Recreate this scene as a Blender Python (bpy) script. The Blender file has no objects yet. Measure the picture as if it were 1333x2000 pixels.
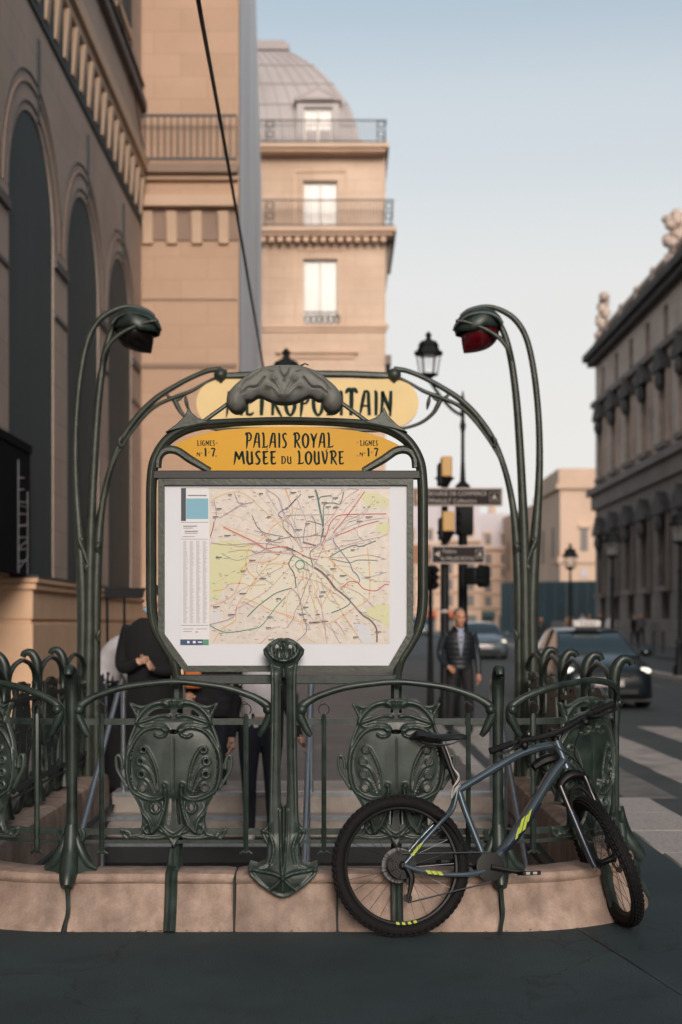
import bpy, bmesh, math, random
import numpy as np
from mathutils import Vector, Matrix
random.seed(7); RNG = np.random.default_rng(7)
SC = bpy.context.scene
COL = SC.collection
rad = math.radians
# ---------------------------------------------------------------- camera, sky, sun, exposure
CAM_H = 1.5; FPX = 2777.0
cam_d = bpy.data.cameras.new('camera'); cam = bpy.data.objects.new('camera', cam_d); COL.objects.link(cam)
cam.location = (0, 0, CAM_H); cam.rotation_euler = (rad(90), 0, 0)
cam_d.sensor_fit = 'HORIZONTAL'; cam_d.sensor_width = 24.0; cam_d.lens = 50.0
cam_d.shift_y = 220 / 1333.0
cam_d.clip_end = 3000; cam_d.clip_start = 0.1
cam_d.dof.use_dof = True; cam_d.dof.focus_distance = 7.15; cam_d.dof.aperture_fstop = 1.9
SC.camera = cam
SUN_EL, SUN_AZ = 18.0, 180.0 - 7.0          # low evening glow from behind the camera
world = bpy.data.worlds.new('World'); SC.world = world; world.use_nodes = True
wn = world.node_tree; bg = wn.nodes['Background']
sky = wn.nodes.new('ShaderNodeTexSky'); sky.sky_type = 'NISHITA'; sky.sun_disc = False
sky.sun_elevation = rad(SUN_EL); sky.sun_rotation = rad(SUN_AZ)
sky.altitude = 40; sky.air_density = 1.0; sky.dust_density = 6.0; sky.ozone_density = 2.0
hsv = wn.nodes.new('ShaderNodeHueSaturation'); hsv.inputs['Saturation'].default_value = .66; hsv.inputs['Value'].default_value = .74; hsv.inputs['Hue'].default_value = .478
wn.links.new(sky.outputs[0], hsv.inputs['Color'])
# evening haze: the same all round, thickest at the horizon
gc = wn.nodes.new('ShaderNodeTexCoord'); gx = wn.nodes.new('ShaderNodeSeparateXYZ'); wn.links.new(gc.outputs['Generated'], gx.inputs[0])
gr = wn.nodes.new('ShaderNodeValToRGB'); gr.color_ramp.interpolation = 'EASE'; wn.links.new(gx.outputs['Z'], gr.inputs[0])
gr.color_ramp.elements[0].position = .10; gr.color_ramp.elements[0].color = (.97,)*3+(1,)
gr.color_ramp.elements[1].position = .50; gr.color_ramp.elements[1].color = (.05,)*3+(1,)
for p_, v_ in ((.22,.86),(.33,.50),(.41,.18)):
    e_ = gr.color_ramp.elements.new(p_); e_.color = (v_,)*3+(1,)
hz = wn.nodes.new('ShaderNodeMix'); hz.data_type = 'RGBA'; wn.links.new(gr.outputs[0], hz.inputs[0]); wn.links.new(hsv.outputs[0], hz.inputs[6])
hz.inputs[7].default_value = (3.15, 3.08, 2.98, 1)
wn.links.new(hz.outputs[2], bg.inputs[0]); bg.inputs[1].default_value = 0.15
sun_d = bpy.data.lights.new('sun', 'SUN'); sun = bpy.data.objects.new('sun', sun_d); COL.objects.link(sun)
sun_d.energy = 1.1; sun_d.angle = rad(18); sun_d.color = (1.0, 0.88, 0.77)
sd = Vector((math.sin(rad(SUN_AZ)) * math.cos(rad(SUN_EL)), math.cos(rad(SUN_AZ)) * math.cos(rad(SUN_EL)), math.sin(rad(SUN_EL))))
sun.rotation_euler = sd.to_track_quat('Z', 'Y').to_euler(); sun.location = (0, -20, 30)
vs = SC.view_settings; vs.view_transform = 'Standard'; vs.look = 'None'; vs.exposure = 0.85; vs.gamma = 1.0; vs.use_curve_mapping = False

# ---------------------------------------------------------------- helpers
def P(x, y, D):
    """photo pixel + distance -> world point"""
    return Vector(((x - 667) * D / FPX, D, CAM_H - (y - 1220) * D / FPX))

class MB:
    """collects geometry for ONE mesh object"""
    def __init__(s): s.v = []; s.f = []
    def add(s, vs, fs):
        o = len(s.v); s.v += [tuple(p) for p in vs]; s.f += [tuple(i + o for i in f) for f in fs]; return s
    def box(s, x0, x1, y0, y1, z0, z1):
        return s.add([(x0,y0,z0),(x1,y0,z0),(x1,y1,z0),(x0,y1,z0),(x0,y0,z1),(x1,y0,z1),(x1,y1,z1),(x0,y1,z1)],
                     [(0,3,2,1),(4,5,6,7),(0,1,5,4),(1,2,6,5),(2,3,7,6),(3,0,4,7)])
    def quad(s, a, b, c, d): return s.add([a, b, c, d], [(0,1,2,3)])
    def tube(s, pts, r, seg=8, up=None, closed=False, caps=True):
        """swept tube; r: number, list, or list of (ra, rb) where rb lies along `up`"""
        pts = [Vector(p[:3]) for p in pts]; n = len(pts)
        if not isinstance(r, (list, tuple, np.ndarray)): r = [r] * n
        T = []
        for i in range(n):
            a = pts[(i-1) % n] if closed else pts[max(i-1, 0)]
            b = pts[(i+1) % n] if closed else pts[min(i+1, n-1)]
            t = b - a; T.append(t.normalized() if t.length > 1e-9 else Vector((0,0,1)))
        if up is not None: U = Vector(up)
        else:
            U = Vector((0,1,0)) if abs(T[0].y) < .9 else Vector((1,0,0))
        N = U - T[0] * U.dot(T[0])
        if N.length < 1e-6: N = Vector((1,0,0)) - T[0] * T[0].x
        N.normalize(); vs_ = []; fs = []
        for i in range(n):
            if up is not None:
                M = Vector(up) - T[i] * Vector(up).dot(T[i])
                if M.length > 1e-4: N = M.normalized()
            else:
                M = N - T[i] * N.dot(T[i])
                if M.length > 1e-6: N = M.normalized()
            B = T[i].cross(N)
            ra, rb = r[i] if isinstance(r[i], (tuple, list)) else (r[i], r[i])
            for k in range(seg):
                a = 2*math.pi*(k+.5)/seg
                vs_.append(pts[i] + B * (ra*math.cos(a)) + N * (rb*math.sin(a)))
        m = n if closed else n-1
        for i in range(m):
            j = (i+1) % n
            for k in range(seg):
                l = (k+1) % seg
                fs.append((i*seg+k, i*seg+l, j*seg+l, j*seg+k))
        if caps and not closed:
            fs.append(tuple(range(seg))[::-1]); fs.append(tuple((n-1)*seg+k for k in range(seg)))
        return s.add(vs_, fs)
    def lathe(s, prof, cx=0, cy=0, cz=0, seg=16, axis='z', cap=True):
        vs_ = []; fs = []
        for (r, z) in prof:
            for k in range(seg):
                a = 2*math.pi*k/seg; c, d = r*math.cos(a), r*math.sin(a)
                if axis == 'z': vs_.append((cx+c, cy+d, cz+z))
                elif axis == 'y': vs_.append((cx+c, cy+z, cz+d))
                else: vs_.append((cx+z, cy+c, cz+d))
        n = len(prof)
        for i in range(n-1):
            for k in range(seg):
                l = (k+1) % seg; fs.append((i*seg+k, i*seg+l, (i+1)*seg+l, (i+1)*seg+k))
        if cap: fs.append(tuple(range(seg))[::-1]); fs.append(tuple((n-1)*seg+k for k in range(seg)))
        return s.add(vs_, fs)
    def prism(s, poly, d0, d1, axis='y'):
        """extrude polygon (2D) between d0 and d1 along axis (poly in the other two coordinates)"""
        n = len(poly)
        def mk(p, d):
            return (p[0], d, p[1]) if axis == 'y' else ((d, p[0], p[1]) if axis == 'x' else (p[0], p[1], d))
        vs_ = [mk(p, d0) for p in poly] + [mk(p, d1) for p in poly]
        fs = [tuple(range(n)), tuple(range(n, 2*n))[::-1]] + [(i, n+i, n+(i+1) % n, (i+1) % n) for i in range(n)]
        return s.add(vs_, fs)
    def ball(s, c, r, seg=10, rings=7):
        rx, ry, rz = r if isinstance(r, (tuple, list)) else (r, r, r)
        vs_ = [(c[0], c[1], c[2]+rz)]; fs = []
        for i in range(1, rings):
            t = math.pi*i/rings
            for k in range(seg):
                a = 2*math.pi*k/seg
                vs_.append((c[0]+rx*math.sin(t)*math.cos(a), c[1]+ry*math.sin(t)*math.sin(a), c[2]+rz*math.cos(t)))
        vs_.append((c[0], c[1], c[2]-rz)); L = len(vs_)-1
        for k in range(seg):
            l = (k+1) % seg
            fs.append((0, 1+k, 1+l))
            for i in range(rings-2): fs.append((1+i*seg+k, 1+(i+1)*seg+k, 1+(i+1)*seg+l, 1+i*seg+l))
            fs.append((L, 1+(rings-2)*seg+l, 1+(rings-2)*seg+k))
        return s.add(vs_, fs)
    def xf(s, fn):
        s.v = [tuple(fn(Vector(p))) for p in s.v]; return s
    def mesh(s, name, fix=True, sharp=38):
        me = bpy.data.meshes.new(name); me.from_pydata(s.v, [], s.f)
        if fix:
            b = bmesh.new(); b.from_mesh(me); bmesh.ops.recalc_face_normals(b, faces=b.faces); b.to_mesh(me); b.free()
        finish(me, sharp); return me

def finish(me, sharp=38):
    me.polygons.foreach_set('use_smooth', [True]*len(me.polygons))
    me.set_sharp_from_angle(angle=rad(sharp)); me.update()

def cr(pts, n=8, closed=False):
    """Catmull-Rom through points of any dimension"""
    A = np.array(pts, float); m = len(A); out = []
    rng = range(m) if closed else range(m-1)
    for i in rng:
        if closed: p0, p1, p2, p3 = A[(i-1) % m], A[i], A[(i+1) % m], A[(i+2) % m]
        else: p0, p1, p2, p3 = A[max(i-1,0)], A[i], A[i+1], A[min(i+2,m-1)]
        for k in range(n):
            t = k/n
            out.append(.5*((2*p1)+(-p0+p2)*t+(2*p0-5*p1+4*p2-p3)*t*t+(-p0+3*p1-3*p2+p3)*t**3))
    if not closed: out.append(A[-1])
    return np.array(out)

def linked(o, parent=None, label=None, cat=None, group=None, kind=None):
    COL.objects.link(o)
    if parent is not None: o.parent = parent
    if label: o['label'] = label
    if cat: o['category'] = cat
    if group: o['group'] = group
    if kind: o['kind'] = kind
    return o
def thing(name, label, cat, loc=(0,0,0), rz=0, group=None):
    o = bpy.data.objects.new(name, None); o.empty_display_size = .2
    o.location = loc; o.rotation_euler = (0,0,rz)
    return linked(o, None, label, cat, group)
def part(name, mb, mat, parent, world=False, fix=True, sharp=38, label=None, kind=None, bevel=0):
    """one mesh as a part. world=True: the mesh is in world coordinates and the parent is an unrotated Empty"""
    me = mb if isinstance(mb, bpy.types.Mesh) else mb.mesh(name, fix, sharp)
    o = bpy.data.objects.new(name, me)
    if mat is not None:
        if not me.materials: me.materials.append(mat)
    if world and parent is not None and parent.type == 'EMPTY': o.location = -Vector(parent.location)
    linked(o, parent, label, None, None, kind)
    if bevel:
        b = o.modifiers.new('bevel', 'BEVEL'); b.width = bevel; b.segments = 2; b.limit_method = 'ANGLE'; b.angle_limit = rad(40)
    return o
def solo(name, mb, mat, label=None, cat=None, group=None, kind=None, loc=None, rz=0, fix=True, sharp=38, bevel=0):
    me = mb if isinstance(mb, bpy.types.Mesh) else mb.mesh(name, fix, sharp)
    o = bpy.data.objects.new(name, me)
    if mat is not None and not me.materials: me.materials.append(mat)
    if loc is not None: o.location = loc
    o.rotation_euler = (0,0,rz)
    linked(o, None, label, cat, group, kind)
    if bevel:
        b = o.modifiers.new('bevel', 'BEVEL'); b.width = bevel; b.segments = 2; b.limit_method = 'ANGLE'; b.angle_limit = rad(40)
    return o
def copy_tree(o, parent=None):
    c = o.copy(); COL.objects.link(c); c.parent = parent
    for ch in list(o.children): copy_tree(ch, c)
    return c

# ---------------------------------------------------------------- materials
def mat(name, col, rough=.6, metal=0.0, var=.0, scale=8.0, bump=0.0, bscale=60.0, col2=None, emit=None, estr=0, spec=.5, coat=0.0, stretch=None, trans=0, alpha=1.0, rvar=0.0, streak=0.0):
    m = bpy.data.materials.new(name); m.use_nodes = True; nt = m.node_tree; N = nt.nodes; L = nt.links
    b = N['Principled BSDF']; b.inputs['Roughness'].default_value = rough; b.inputs['Metallic'].default_value = metal
    b.inputs['Specular IOR Level'].default_value = spec; b.inputs['Coat Weight'].default_value = coat
    b.inputs['Base Color'].default_value = (*col, 1)
    if trans: b.inputs['Transmission Weight'].default_value = trans
    if alpha < 1: b.inputs['Alpha'].default_value = alpha
    if emit: b.inputs['Emission Color'].default_value = (*emit, 1); b.inputs['Emission Strength'].default_value = estr
    if var or bump or rvar:
        tc = N.new('ShaderNodeTexCoord'); mp = N.new('ShaderNodeMapping'); L.new(tc.outputs['Object'], mp.inputs[0])
        if stretch: mp.inputs['Scale'].default_value = stretch
    if var:
        t = N.new('ShaderNodeTexNoise'); t.inputs['Scale'].default_value = scale; t.inputs['Detail'].default_value = 8; t.inputs['Roughness'].default_value = .62
        L.new(mp.outputs[0], t.inputs[0])
        r = N.new('ShaderNodeValToRGB'); r.color_ramp.elements[0].position = .3; r.color_ramp.elements[1].position = .7
        c0 = tuple(c*(1-var) for c in col); c1 = col2 if col2 else tuple(min(1, c*(1+var)) for c in col)
        r.color_ramp.elements[0].color = (*c0, 1); r.color_ramp.elements[1].color = (*c1, 1)
        L.new(t.outputs[0], r.inputs[0]); out = r.outputs[0]
        if streak:
            t2 = N.new('ShaderNodeTexNoise'); t2.inputs['Scale'].default_value = scale*.35; t2.inputs['Detail'].default_value = 10
            mp2 = N.new('ShaderNodeMapping'); mp2.inputs['Scale'].default_value = (3, 3, .35); L.new(tc.outputs['Object'], mp2.inputs[0]); L.new(mp2.outputs[0], t2.inputs[0])
            r2 = N.new('ShaderNodeValToRGB'); r2.color_ramp.elements[0].position = .35; r2.color_ramp.elements[1].position = .6
            r2.color_ramp.elements[0].color = (1-streak,)*3+(1,); r2.color_ramp.elements[1].color = (1,1,1,1)
            L.new(t2.outputs[0], r2.inputs[0]); mx = N.new('ShaderNodeMix'); mx.data_type = 'RGBA'; mx.blend_type = 'MULTIPLY'; mx.inputs[0].default_value = 1
            L.new(out, mx.inputs[6]); L.new(r2.outputs[0], mx.inputs[7]); out = mx.outputs[2]
        L.new(out, b.inputs['Base Color'])
        if rvar:
            mr = N.new('ShaderNodeMapRange'); mr.inputs[3].default_value = max(0.05, rough-rvar); mr.inputs[4].default_value = min(1, rough+rvar)
            L.new(t.outputs[0], mr.inputs[0]); L.new(mr.outputs[0], b.inputs['Roughness'])
    if bump:
        t = N.new('ShaderNodeTexNoise'); t.inputs['Scale'].default_value = bscale; t.inputs['Detail'].default_value = 6
        L.new(mp.outputs[0], t.inputs[0]); bp = N.new('ShaderNodeBump'); bp.inputs['Strength'].default_value = bump; bp.inputs['Distance'].default_value = .02
        L.new(t.outputs[0], bp.inputs['Height']); L.new(bp.outputs[0], b.inputs['Normal'])
    return m
# ================================================================ MATERIALS
M = {}
M['asphalt'] = mat('asphalt_pavement', (.021,.026,.028), .85, var=.35, scale=1.6, bump=.5, bscale=220, rvar=.1)
def asphalt(name, c0, c1, crack=.5):
    m = bpy.data.materials.new(name); m.use_nodes = True; N = m.node_tree.nodes; L = m.node_tree.links; b = N['Principled BSDF']
    tc = N.new('ShaderNodeTexCoord')
    def noise(sc, det=6, ro=.6):
        t = N.new('ShaderNodeTexNoise'); t.inputs['Scale'].default_value = sc; t.inputs['Detail'].default_value = det; t.inputs['Roughness'].default_value = ro; L.new(tc.outputs['Object'], t.inputs[0]); return t.outputs[0]
    def ramp_(v, p0, p1, a, c):
        r = N.new('ShaderNodeValToRGB'); r.color_ramp.elements[0].position = p0; r.color_ramp.elements[1].position = p1; r.color_ramp.elements[0].color = (*a,1); r.color_ramp.elements[1].color = (*c,1); L.new(v, r.inputs[0]); return r.outputs[0]
    def mul(x, y, t='MULTIPLY', f=1):
        k = N.new('ShaderNodeMix'); k.data_type = 'RGBA'; k.blend_type = t; k.inputs[0].default_value = f; L.new(x, k.inputs[6]); L.new(y, k.inputs[7]); return k.outputs[2]
    base = ramp_(noise(.9,5), .35, .68, c0, c1)
    grit = ramp_(noise(170,2,.8), .36, .66, (.30,.30,.30), (2.2,2.2,2.2))
    stain = ramp_(noise(2.3,9,.7), .30, .52, (.62,.62,.64), (1,1,1))
    v = N.new('ShaderNodeTexVoronoi'); v.feature = 'DISTANCE_TO_EDGE'; v.inputs['Scale'].default_value = .55
    wp = N.new('ShaderNodeVectorMath'); wp.operation = 'ADD'; nz = N.new('ShaderNodeTexNoise'); nz.inputs['Scale'].default_value = 1.7; nz.inputs['Detail'].default_value = 8; L.new(tc.outputs['Object'], nz.inputs[0]); L.new(tc.outputs['Object'], wp.inputs[0]); L.new(nz.outputs['Color'], wp.inputs[1]); L.new(wp.outputs[0], v.inputs[0])
    ck = ramp_(v.outputs[0], .0, .006, (crack,)*3, (1,1,1))
    L.new(mul(mul(mul(base, grit), stain), ck), b.inputs['Base Color'])
    rr = N.new('ShaderNodeMapRange'); rr.inputs[3].default_value = .62; rr.inputs[4].default_value = .95; L.new(noise(2.3,9,.7), rr.inputs[0]); L.new(rr.outputs[0], b.inputs['Roughness'])
    bp = N.new('ShaderNodeBump'); bp.inputs['Strength'].default_value = .55; bp.inputs['Distance'].default_value = .006; L.new(noise(190,3,.7), bp.inputs['Height']); L.new(bp.outputs[0], b.inputs['Normal'])
    return m
M['asphalt'] = asphalt('asphalt_pavement', (.0155,.031,.0365), (.027,.047,.0535))
M['plaza'] = asphalt('pale_pavement', (.095,.087,.083), (.135,.122,.116), .8)
M['road'] = asphalt('asphalt_road', (.036,.042,.045), (.052,.059,.061), .8)
M['paint'] = mat('worn_road_paint', (.34,.31,.285), .7, var=.35, scale=3.0, bump=.2)
M['paint_worn'] = mat('faded_road_paint', (.15,.145,.14), .8, var=.4, scale=4.0)
M['granite'] = mat('granite_kerb', (.40,.37,.35), .75, var=.35, scale=45, bump=.4, bscale=120)
def stone(name, c0, c1, sc=9.0):
    m = mat(name, c0, .72, var=.12, scale=sc, col2=c1, streak=.34); N = m.node_tree.nodes; L = m.node_tree.links; b = N['Principled BSDF']
    tc = N.new('ShaderNodeTexCoord'); cur = b.inputs['Base Color'].links[0].from_socket
    for (s_, det, p0, p1, lo, hi) in ((90,4,.38,.62,.93,1.05),(30,9,.28,.40,.80,1.0),(3.0,11,.36,.58,.62,1.0)):     # grain, pits, grime patches
        t = N.new('ShaderNodeTexNoise'); t.inputs['Scale'].default_value = s_; t.inputs['Detail'].default_value = det; t.inputs['Roughness'].default_value = .68; L.new(tc.outputs['Object'], t.inputs[0])
        r = N.new('ShaderNodeValToRGB'); r.color_ramp.elements[0].position = p0; r.color_ramp.elements[1].position = p1; r.color_ramp.elements[0].color = (lo,lo*.98,lo*.96,1); r.color_ramp.elements[1].color = (hi,hi,hi,1); L.new(t.outputs[0], r.inputs[0])
        k = N.new('ShaderNodeMix'); k.data_type = 'RGBA'; k.blend_type = 'MULTIPLY'; k.inputs[0].default_value = 1; L.new(cur, k.inputs[6]); L.new(r.outputs[0], k.inputs[7]); cur = k.outputs[2]
    oi = N.new('ShaderNodeObjectInfo'); mr = N.new('ShaderNodeMapRange'); mr.inputs[3].default_value = .84; mr.inputs[4].default_value = 1.08; L.new(oi.outputs['Random'], mr.inputs[0])     # each block its own tone
    k = N.new('ShaderNodeMix'); k.data_type = 'RGBA'; k.blend_type = 'MULTIPLY'; k.inputs[0].default_value = 1; L.new(cur, k.inputs[6]); L.new(mr.outputs[0], k.inputs[7]); cur = k.outputs[2]
    L.new(cur, b.inputs['Base Color'])
    t = N.new('ShaderNodeTexNoise'); t.inputs['Scale'].default_value = 60; t.inputs['Detail'].default_value = 8; t.inputs['Roughness'].default_value = .7; L.new(tc.outputs['Object'], t.inputs[0])
    bp = N.new('ShaderNodeBump'); bp.inputs['Strength'].default_value = .35; bp.inputs['Distance'].default_value = .006; L.new(t.outputs[0], bp.inputs['Height']); L.new(bp.outputs[0], b.inputs['Normal'])
    return m
M['limestone'] = stone('limestone_plinth', (.40,.285,.228), (.475,.36,.297))
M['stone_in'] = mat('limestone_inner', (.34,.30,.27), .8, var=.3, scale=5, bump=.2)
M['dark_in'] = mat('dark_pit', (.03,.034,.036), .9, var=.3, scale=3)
M['steel'] = mat('brushed_steel', (.40,.45,.50), .32, metal=.85, var=.15, scale=20)
M['wrap'] = mat('printed_wrap_tan', (.43,.34,.285), .75, var=.10, scale=.8, bump=.05, bscale=3)
M['wrap_front'] = mat('printed_wrap_front', (.50,.335,.235), .75, var=.07, scale=.7)
M['wrap_lite'] = mat('printed_wrap_moulding', (.56,.40,.285), .75, var=.06, scale=1)
M['wrap_shadow'] = mat('printed_wrap_brown', (.27,.19,.145), .8, var=.08, scale=1)
M['wrap_arch'] = mat('printed_wrap_slate', (.034,.051,.056), .7, var=.3, scale=.5, stretch=(1,1,.3))
M['wrap_line'] = mat('printed_wrap_line', (.12,.11,.11), .8, var=.1, scale=1)
M['tarp'] = mat('blue_grey_tarp', (.78,.78,.80), .6, var=.18, scale=.35, bump=.3, bscale=.8, stretch=(1,1,.25))
M['base_stone'] = mat('base_stone', (.66,.43,.275), .8, var=.10, scale=1.2, bump=.1)
M['haus'] = mat('haussmann_stone', (.58,.41,.295), .8, var=.14, scale=.35, col2=(.70,.53,.41))
M['haus2'] = mat('haussmann_moulding', (.58,.41,.30), .8, var=.12, scale=.8)
M['haus_dark'] = mat('dark_shade_stone', (.19,.16,.14), .85, var=.2, scale=1)  # shade under balconies and cornice ends put into the stone; the chimney shares it
M['zinc'] = mat('zinc_roof', (.38,.345,.34), .5, var=.12, scale=.6)
M['zinc_dark'] = mat('zinc_seam', (.29,.25,.25), .5, var=.1, scale=1)
M['curtain'] = mat('curtained_glass', (.66,.63,.60), .3, var=.22, scale=2.2, stretch=(4,4,.25))
M['wframe'] = mat('window_frame_paint', (.62,.58,.54), .5)
M['black_iron'] = mat('black_iron', (.018,.021,.023), .5, var=.2, scale=10)
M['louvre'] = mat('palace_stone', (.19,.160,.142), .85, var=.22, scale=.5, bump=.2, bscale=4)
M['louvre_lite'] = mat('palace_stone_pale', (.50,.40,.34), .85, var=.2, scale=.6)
M['louvre_dark'] = mat('palace_stone_soot_shade', (.075,.068,.064), .9, var=.3, scale=.7)  # sooty stone, with the cornice shadow put into the same dark colour
M['louvre_win'] = mat('palace_window', (.06,.045,.038), .4, var=.3, scale=1)
M['far_stone'] = mat('far_stone', (.53,.385,.29), .85, var=.12, scale=.2)
M['far_pale'] = mat('far_slate_roof', (.46,.42,.44), .8, var=.12, scale=.2)
M['far_win'] = mat('far_window', (.09,.08,.08), .4, var=.2, scale=.5)
M['teal'] = mat('teal_hoarding_paint', (.018,.045,.058), .7, var=.2, scale=.6)
M['bay_shade'] = mat('bay_inner_shade', (.004,.004,.005), .9, spec=.1)  # plain black in place of the shade inside the open bay
M['awning_r'] = mat('red_awning_cloth', (.45,.13,.07), .8)
M['awning_g'] = mat('green_awning_cloth', (.05,.11,.11), .8)

def courses(m, facing, bw, bh, lo, off=.5):
    """faint masonry courses (far or printed stonework, too soft to pick apart)"""
    N = m.node_tree.nodes; L = m.node_tree.links; b = N['Principled BSDF']; tc = N.new('ShaderNodeTexCoord'); sx = N.new('ShaderNodeSeparateXYZ'); cx = N.new('ShaderNodeCombineXYZ'); L.new(tc.outputs['Object'], sx.inputs[0])
    L.new(sx.outputs['X' if facing == 'y' else 'Y'], cx.inputs[0]); L.new(sx.outputs['Z'], cx.inputs[1])
    t = N.new('ShaderNodeTexBrick'); t.inputs['Scale'].default_value = 1; t.inputs['Brick Width'].default_value = bw; t.inputs['Row Height'].default_value = bh; t.inputs['Mortar Size'].default_value = .018; t.inputs['Mortar Smooth'].default_value = .4; t.offset = off
    t.inputs['Color1'].default_value = (1,1,1,1); t.inputs['Color2'].default_value = (.93,.92,.91,1); t.inputs['Mortar'].default_value = (lo,lo,lo,1); L.new(cx.outputs[0], t.inputs['Vector'])
    k = N.new('ShaderNodeMix'); k.data_type = 'RGBA'; k.blend_type = 'MULTIPLY'; k.inputs[0].default_value = 1; L.new(b.inputs['Base Color'].links[0].from_socket, k.inputs[6]); L.new(t.outputs['Color'], k.inputs[7]); L.new(k.outputs[2], b.inputs['Base Color'])
courses(M['wrap'], 'x', 1.5, .62, .80); courses(M['wrap_front'], 'y', 1.3, .55, .86); courses(M['haus'], 'y', 1.1, .48, .82); courses(M['louvre_lite'], 'x', 1.6, .6, .75); courses(M['louvre'], 'x', 1.6, .6, .7); courses(M['base_stone'], 'y', 2.2, 3, .9)
# ================================================================ GROUND
AX = -0.28                      # axis of the metro entrance
HX0, HX1, HY0, HY1 = AX-1.6, AX+1.6, 7.32, 11.95
def sheet(name, rects, z, m, kind='structure', label=None):
    b = MB()
    for (x0,x1,y0,y1) in rects: b.quad((x0,y0,z),(x1,y0,z),(x1,y1,z),(x0,y1,z))
    return solo(name, b, m, kind=kind, label=label)
BIG = 1500
def road_z(y): return -.10+.0086*(min(max(y,30),110)-30)        # the street climbs gently beyond the crossing
road = sheet('road', [(-BIG,BIG,-200,HY0),(-BIG,HX0,HY0,HY1),(HX1,BIG,HY0,HY1),(-BIG,BIG,HY1,30)], -.10, M['road'])
rb_ = bmesh.new(); rb_.from_mesh(road.data)
for ya, yb in ((30,110),(110,BIG*1.6)):
    rb_.faces.new([rb_.verts.new(c) for c in ((-BIG,ya,road_z(ya)),(BIG,ya,road_z(ya)),(BIG,yb,road_z(yb)),(-BIG,yb,road_z(yb)))])
rb_.to_mesh(road.data); rb_.free()
pv = MB()
for (x0,x1,y0,y1) in [(-60,2.10,-15,HY0),(-60,HX0,HY0,HY1),(HX1,2.10,HY0,HY1),(-60,2.10,HY1,12.2)]:
    pv.quad((x0,y0,0),(x1,y0,0),(x1,y1,0),(x0,y1,0))
pv.quad((1.32,12.2,-.1),(2.1,12.2,-.1),(2.1,12.2,0),(1.32,12.2,0)); 
pavement = solo('pavement', pv, M['asphalt'], kind='structure')
pz = MB(); pz.quad((-60,12.203,0),(1.32,12.203,0),(1.32,30,0),(-60,30,0)); pz.quad((1.32,12.203,-.1),(1.32,30,-.1),(1.32,30,0),(1.32,12.203,0))
pz.quad((-60,30,0),(1.32,30,0),(1.32,110,.69),(-60,110,.69)); pz.quad((1.32,30,-.1),(1.32,110,.58),(1.32,110,.69),(1.32,30,0))
solo('pavement', pz, M['plaza'], kind='structure')
gs = MB().box(0,.55,0,.985,-.1,.012).mesh('kerb_stone'); gs.materials.append(M['granite'])
gk = MB().box(0,.18,0,.985,-.1,.012).mesh('kerb_stone'); gk.materials.append(M['granite'])
for i in range(9):
    o = part('kerb_stone', gs, None, pavement); o.location = (2.10, 3.35+i*.99, random.uniform(-.002,.002)); o.modifiers.new('bevel','BEVEL').width = .012
for i in range(16):
    o = part('kerb_stone', gk, None, pavement); o.location = (1.323, 12.25+i*.99, random.uniform(-.002,.002)); o.modifiers.new('bevel','BEVEL').width = .012
def stripe(x0,x1,y0,y1,m,z=-.095):
    b = MB(); n = 14
    for i in range(n):      # slightly ragged edges
        ya, yb = y0+(y1-y0)*i/n, y0+(y1-y0)*(i+1)/n
        b.quad((x0+random.uniform(-.01,.01),ya,z),(x1+random.uniform(-.01,.01),ya,z),(x1+random.uniform(-.01,.01),yb,z),(x0+random.uniform(-.01,.01),yb,z))
    part('crossing_stripe', b, m, road)
for x0,x1,m in [(1.75,2.2,M['paint']),(2.62,3.1,M['paint_worn']),(3.42,3.98,M['paint']),(4.62,5.2,M['paint']),(5.8,6.4,M['paint'])]:
    stripe(x0,x1,13.0,22.2,m)
for i in range(12):
    y0 = 31+i*4; part('lane_marking', MB().quad((7.9,y0,road_z(y0)+.008),(8.0,y0,road_z(y0)+.008),(8.0,y0+1.8,road_z(y0+1.8)+.008),(7.9,y0+1.8,road_z(y0+1.8)+.008)), M['paint_worn'], road, fix=False)
def ramp(x0,x1,h):
    ys = (20,30,110,140); b_ = MB(); v_ = []
    for y in ys: v_ += [(x0,y,road_z(y)-.02),(x0,y,road_z(y)+h),(x1,y,road_z(y)+h),(x1,y,road_z(y)-.02)]
    f_ = [(i*4+k,i*4+k+1,(i+1)*4+k+1,(i+1)*4+k) for i in range(3) for k in range(3)]+[(0,1,2,3),(12,13,14,15)]
    return b_.add(v_,f_)
solo('lane_separator', ramp(9.0,9.35,.13), M['granite'], kind='structure')
solo('pavement', ramp(12.6,60,.13), M['road'], kind='structure')

# joint line in the foreground asphalt
jl = MB(); pts = [(1.16,7.02),(1.30,6.2),(1.42,5.5),(1.5,4.6)]
for a,b_ in zip(pts,pts[1:]): jl.quad((a[0],a[1],.003),(a[0]+.012,a[1],.003),(b_[0]+.012,b_[1],.003),(b_[0],b_[1],.003))
part('asphalt_joint', jl, M['black_iron'], pavement)

# ================================================================ WRAPPED BUILDING ON THE LEFT
WX = -4.86; CY = 34.6; WT = 30.0
wb = thing('wrapped_building', 'tan building hidden by a printed scaffold wrap with tall dark arches', 'building', (WX, 28, 0))
def yw(name, mb, m, **k): return part(name, mb, M[m], wb, world=True, **k)
ARC = [17.95, 22.4, 26.85, 31.3]; AR = 1.62; ASP = 7.9; AB = 2.2
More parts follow.
